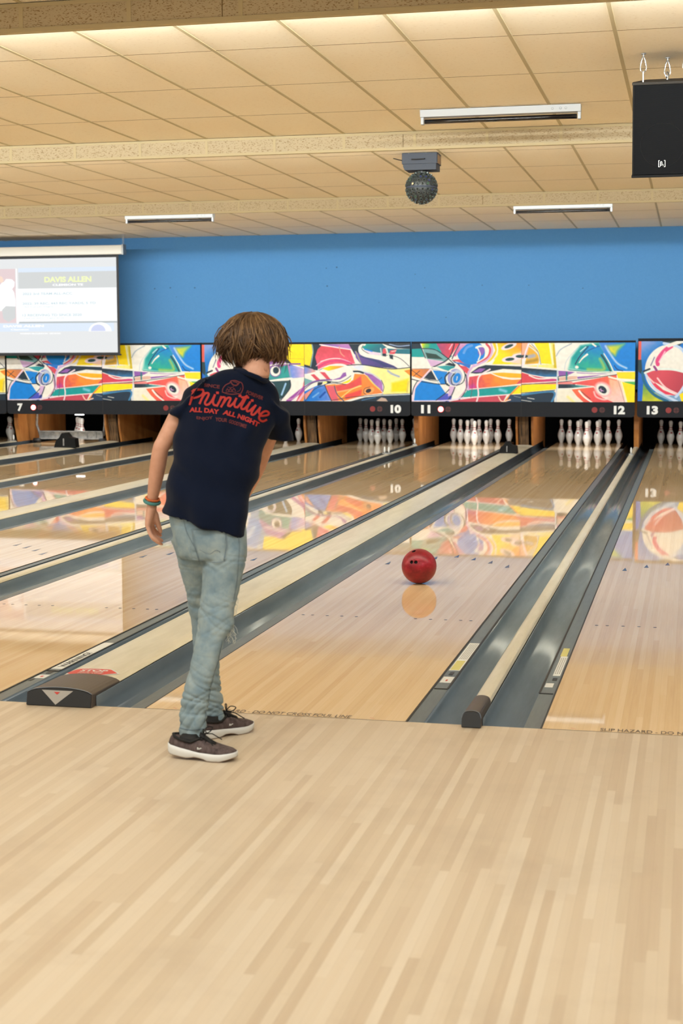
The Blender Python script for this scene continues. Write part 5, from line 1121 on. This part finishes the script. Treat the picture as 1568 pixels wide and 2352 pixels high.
# ---- shoes
def shoe(heel, ang, L, name_label, lift=0, pitch=0):
    f = Vector((math.cos(ang), math.sin(ang), 0)); s_ = Vector((-f.y, f.x, 0)); up = Vector((0, 0, 1))
    T = lambda a, b, c: heel+f*(a*L)+s_*b+up*(c+lift+(max(0, .45-a)*pitch))
    wid = lambda a: np.interp(a, [0, .06, .2, .4, .55, .72, .88, .96, 1], [.012, .028, .033, .031, .036, .043, .036, .022, .006])
    skew = lambda a: np.interp(a, [0, .5, .8, 1], [0, -.002, .002, .006])
    bot = lambda a: np.interp(a, [0, .05, .33, .40, .55, .60, .8, 1], [.004, .0, .0, .009, .009, .0, .0, .014])
    top = lambda a: np.interp(a, [0, .1, .5, .8, 1], [.036, .035, .029, .027, .032])
    st = [0, .015, .05, .1, .2, .3, .36, .42, .5, .57, .62, .7, .8, .88, .94, .98, 1]
    def section(a, z0_, z1_, g):
        wv = wid(a)+g; sk = skew(a); return [T(a, sk+wv*x_, z0_+(z1_-z0_)*z_) for x_, z_ in ((-1, .15), (-.94, 0), (0, 0), (.94, 0), (1, .15), (1.02, .6), (.98, 1), (0, 1.0), (-.98, 1), (-1.02, .6))]
    root = MB(); root.loft([section(a, bot(a)+.0015, top(a), .003) for a in st])
    sh_ = None
    htop = lambda a: np.interp(a, [0, .08, .2, .35, .48, .56, .66, .8, .92, 1], [.060, .067, .061, .058, .074, .071, .057, .048, .041, .031])
    rings = []
    for a in [0.005, .02, .06, .12, .2, .28, .36, .44, .52, .62, .72, .82, .9, .96, .99]:
        wv = wid(a)+.0005; sk = skew(a); h_ = htop(a); zb = top(a)-.004; ring_ = []
        for q in range(17):
            an = math.pi*q/16; ring_.append(f*(.30*max(0, 1-a/.25)*(h_-zb)*math.sin(an)**.7)+T(a, sk-wv*math.copysign(abs(math.cos(an))**.75, math.cos(an)), zb+(h_-zb)*math.sin(an)**.7))
        rings.append(ring_+[T(a, sk+wv*.5, zb), T(a, sk-wv*.5, zb)])
    mb = MB(); mb.loft(rings); up_o = mb.build('shoe', m_knit, boy, smooth=True); up_o['label'] = name_label
    root.build('sole', m_sole, up_o, smooth=True)
    mb = MB(); mb.loft([section(a, bot(a), bot(a)+.002, .001) for a in st]); mb.build('outsole', m_out, up_o)
    # padded black collar, tongue and laces
    mb = MB(); mb.tube([T(a, b, c) for a, b, c in ((.06, 0, .067), (.12, .024, .066), (.22, .029, .061), (.36, .028, .059), (.47, .016, .073), (.50, 0, .078), (.47, -.016, .073), (.36, -.028, .059), (.22, -.029, .061), (.12, -.024, .066), (.06, 0, .067))], .0050, 8, cap=False)
    mb.build('collar', m_lace, up_o, smooth=True)
    mb = MB(); mb.loft([ringp(T(.29, 0, .050), f*.050, s_*.026, 16), ringp(T(.30, 0, .060), f*.044, s_*.024, 16), ringp(T(.30, 0, .078), f*.026, s_*.020, 16)]); mb.build('sock', m_lace, up_o, smooth=True)
    mb = MB().loft([[T(a, b, c+d_) for b, d_ in ((-.016, -.004), (0, .006), (.016, -.004), (0, -.012))] for a, c in ((.47, .088), (.54, .079), (.62, .066), (.70, .056))]); mb.build('tongue', m_lace, up_o, smooth=True)
    mb = MB()
    for k in range(4):
        a = .50+.052*k; c = .082-.0090*k; mb.tube([T(a, -.024, c-.012), T(a+.012, 0, c+.002), T(a+.02, .024, c-.012)], .0024, 6); mb.tube([T(a, .024, c-.012), T(a+.012, 0, c+.003), T(a+.02, -.024, c-.012)], .0024, 6)
    for sgn_ in (-1, 1):
        mb.tube(smooth_pts([T(.51, 0, .088), T(.54, sgn_*.018, .108), T(.60, sgn_*.032, .104), T(.57, sgn_*.020, .090), T(.51, 0, .088)], 5), .0020, 6)
        mb.tube([T(.51, 0, .088), T(.60, sgn_*.030, .082), T(.72, sgn_*.044, .060)], .0020, 6)
    mb.build('laces', m_lace, up_o)
    mb = MB(); [mb.add([T(.47, 0, 0)+f*(u+du)+s_*(-wid(.5)-.0020)+up*(.040+v) for du, v in ((0, 0), (.0042, 0), (.0048, hh), (.0006, hh))], [(0, 1, 2, 3)]) for u, hh in ((0, .008), (.0056, .006), (.0112, .007), (.0168, .005), (.0224, .006))]
    mb.build('side_mark', m_white, up_o)
    return up_o
shoe(Vector((.338, -.672, 0)), math.radians(-3), .250, 'grey knitted bowling shoe on the nearer foot', .001, .035)
shoe(Vector((.358, -.428, 0)), math.radians(50), .250, 'grey knitted bowling shoe on the farther foot')
# ---- bracelets
def band(c, d, rx, rad, m, name, n=20, beads=0):
    a = d.orthogonal().normalized(); b = d.cross(a); mb = MB()
    if beads:
        for k in range(beads):
            q = 2*math.pi*k/beads; p = c+a*rx*math.cos(q)+b*rx*math.sin(q); v, f = ellipsoid(p, rad, rad, rad, None, 6); mb.add(v, f)
    else: mb.tube([c+a*rx*math.cos(q)+b*rx*math.sin(q) for q in [2*math.pi*k/n for k in range(n+1)]], rad, 8, cap=False)
    return mb.build(name, m, boy, smooth=True)
dL = (Lwr-Lel).normalized(); band(Lwr+dL*.000, dL, .0275, .0062, mat('teal cord', (72, 132, 128), .7), 'bracelet'); band(Lwr-dL*.012, dL, .0245, .0038, mat('orange beads', (214, 104, 40), .5), 'bracelet', beads=26)
# ---- hair
def hair_r(th, ph):
    top_ = .116; side = .121+.005*math.cos(2*ph)
    r_ = top_+(side-top_)*min(1, math.sin(th)**1.2) if th < math.pi/2 else side-.012*((th-math.pi/2)/.6)
    return r_
hc = headc+Vector((0, -.012, .004)); LT = MB(); DK = MB(); rn = random.Random(3)
v, f = ellipsoid(hc+Vector((0, -.006, .006)), .086, .092, .088, None, 24)
cap_ = MB(); keep = []
cap_.add(v, f)
def facing(ph): return math.sin(ph)   # +1 is the face side
CL = []
for i in range(230):
    u = (i+.5)/230; CL.append((math.acos(1-u*1.12), (i*2.39996)%(2*math.pi), rn.uniform(-.30, .30), rn.uniform(.04, .17), rn.uniform(0, 6.28), rn.uniform(-.012, .020), rn.uniform(104, 134), rn.uniform(.0, 1.0), rn.uniform(3.5, 7)))
for i in range(5200):
    cth, cph, cw, cam_, cwv, cfl, cend, clay, cfr = CL[rn.randrange(230)]
    sp_ = .20; ph = cph+rn.gauss(0, sp_)/max(.35, math.sin(cth)); th0 = max(.02, min(cth, rn.uniform(.0, 1.5))+rn.gauss(0, .10))
    face = max(0, facing(ph)); th1 = math.radians(cend+rn.uniform(-7, 5))*(1-.34*face**2)
    if th0 > th1-.3: th0 = th1-rn.uniform(.3, .8)
    lay = min(1, max(0, clay*.7+rn.random()*.3)); n = 9; pts = []; fz = rn.gauss(0, 1); fly = rn.random() < .13
    if fly: cfl += rn.uniform(.004, .026); fz *= 1.8; th1 += rn.uniform(-.12, .06)
    for k in range(n):
        t_ = k/(n-1); th = th0+(th1-th0)*t_; gather = 1-.72*t_*t_
        p_ = cph+(ph-cph)*gather+cw*t_+cam_*t_*math.sin(cfr*t_+cwv)+.02*fz*t_*math.sin(6*t_+fz)
        rr_ = hair_r(th, p_)*(.83+.15*lay)+cfl*t_*t_+.007*math.sin(cfr*1.3*t_+cwv*2)*t_+.003*fz*t_
        e_ = max(0, t_-.45)/.55; p_ += .30*e_*e_*math.sin(cwv*3.1); rr_ += .016*e_*e_*math.sin(cwv*5.3+1)+.006*math.sin(9*t_+cwv)*t_
        pts.append(hc+Vector((rr_*math.sin(th)*math.cos(p_), rr_*.97*math.sin(th)*math.sin(p_), rr_*math.cos(th))))
    wd = rn.uniform(.0014, .0036)
    (LT if lay > .74 and rn.random() < .5 else DK).tube(pts, [wd*.6]+[wd]*(n-4)+[wd*.8, wd*.45, wd*.1], 3)
hb = DK.build('hair', m_hair, boy, smooth=True); LT.build('lighter_strands', m_hair2, hb, smooth=True)
bm = bmesh.new(); me = bpy.data.meshes.new('x'); me.from_pydata(cap_.v, [], cap_.f); bm.from_mesh(me)
bmesh.ops.delete(bm, geom=[q for q in bm.verts if (q.co-hc).z < -.045 or ((q.co-hc).y > .05 and (q.co-hc).z < .05)], context='VERTS'); bm.to_mesh(me); bm.free()
me.materials.append(m_hair); o = bpy.data.objects.new('under_layer', me); C.objects.link(o); o.parent = hb; o.location = -world_of(hb)
# eyes
m_eye = mat('eye white', (235, 232, 228), .2); m_iris = mat('iris', (70, 60, 44), .2)
for s in (-1, 1):
    v, f = ellipsoid(HF(s*.031, .072, .012), .0125, .0125, .0125, None, 12); mb = MB(); mb.add(v, f); e_ = mb.build('eye', m_eye, boy, smooth=True)
    v, f = ellipsoid(HF(s*.031, .0835, .011), .0055, .0025, .0055, None, 10); mb = MB(); mb.add(v, f); mb.build('iris', m_iris, e_, smooth=True)
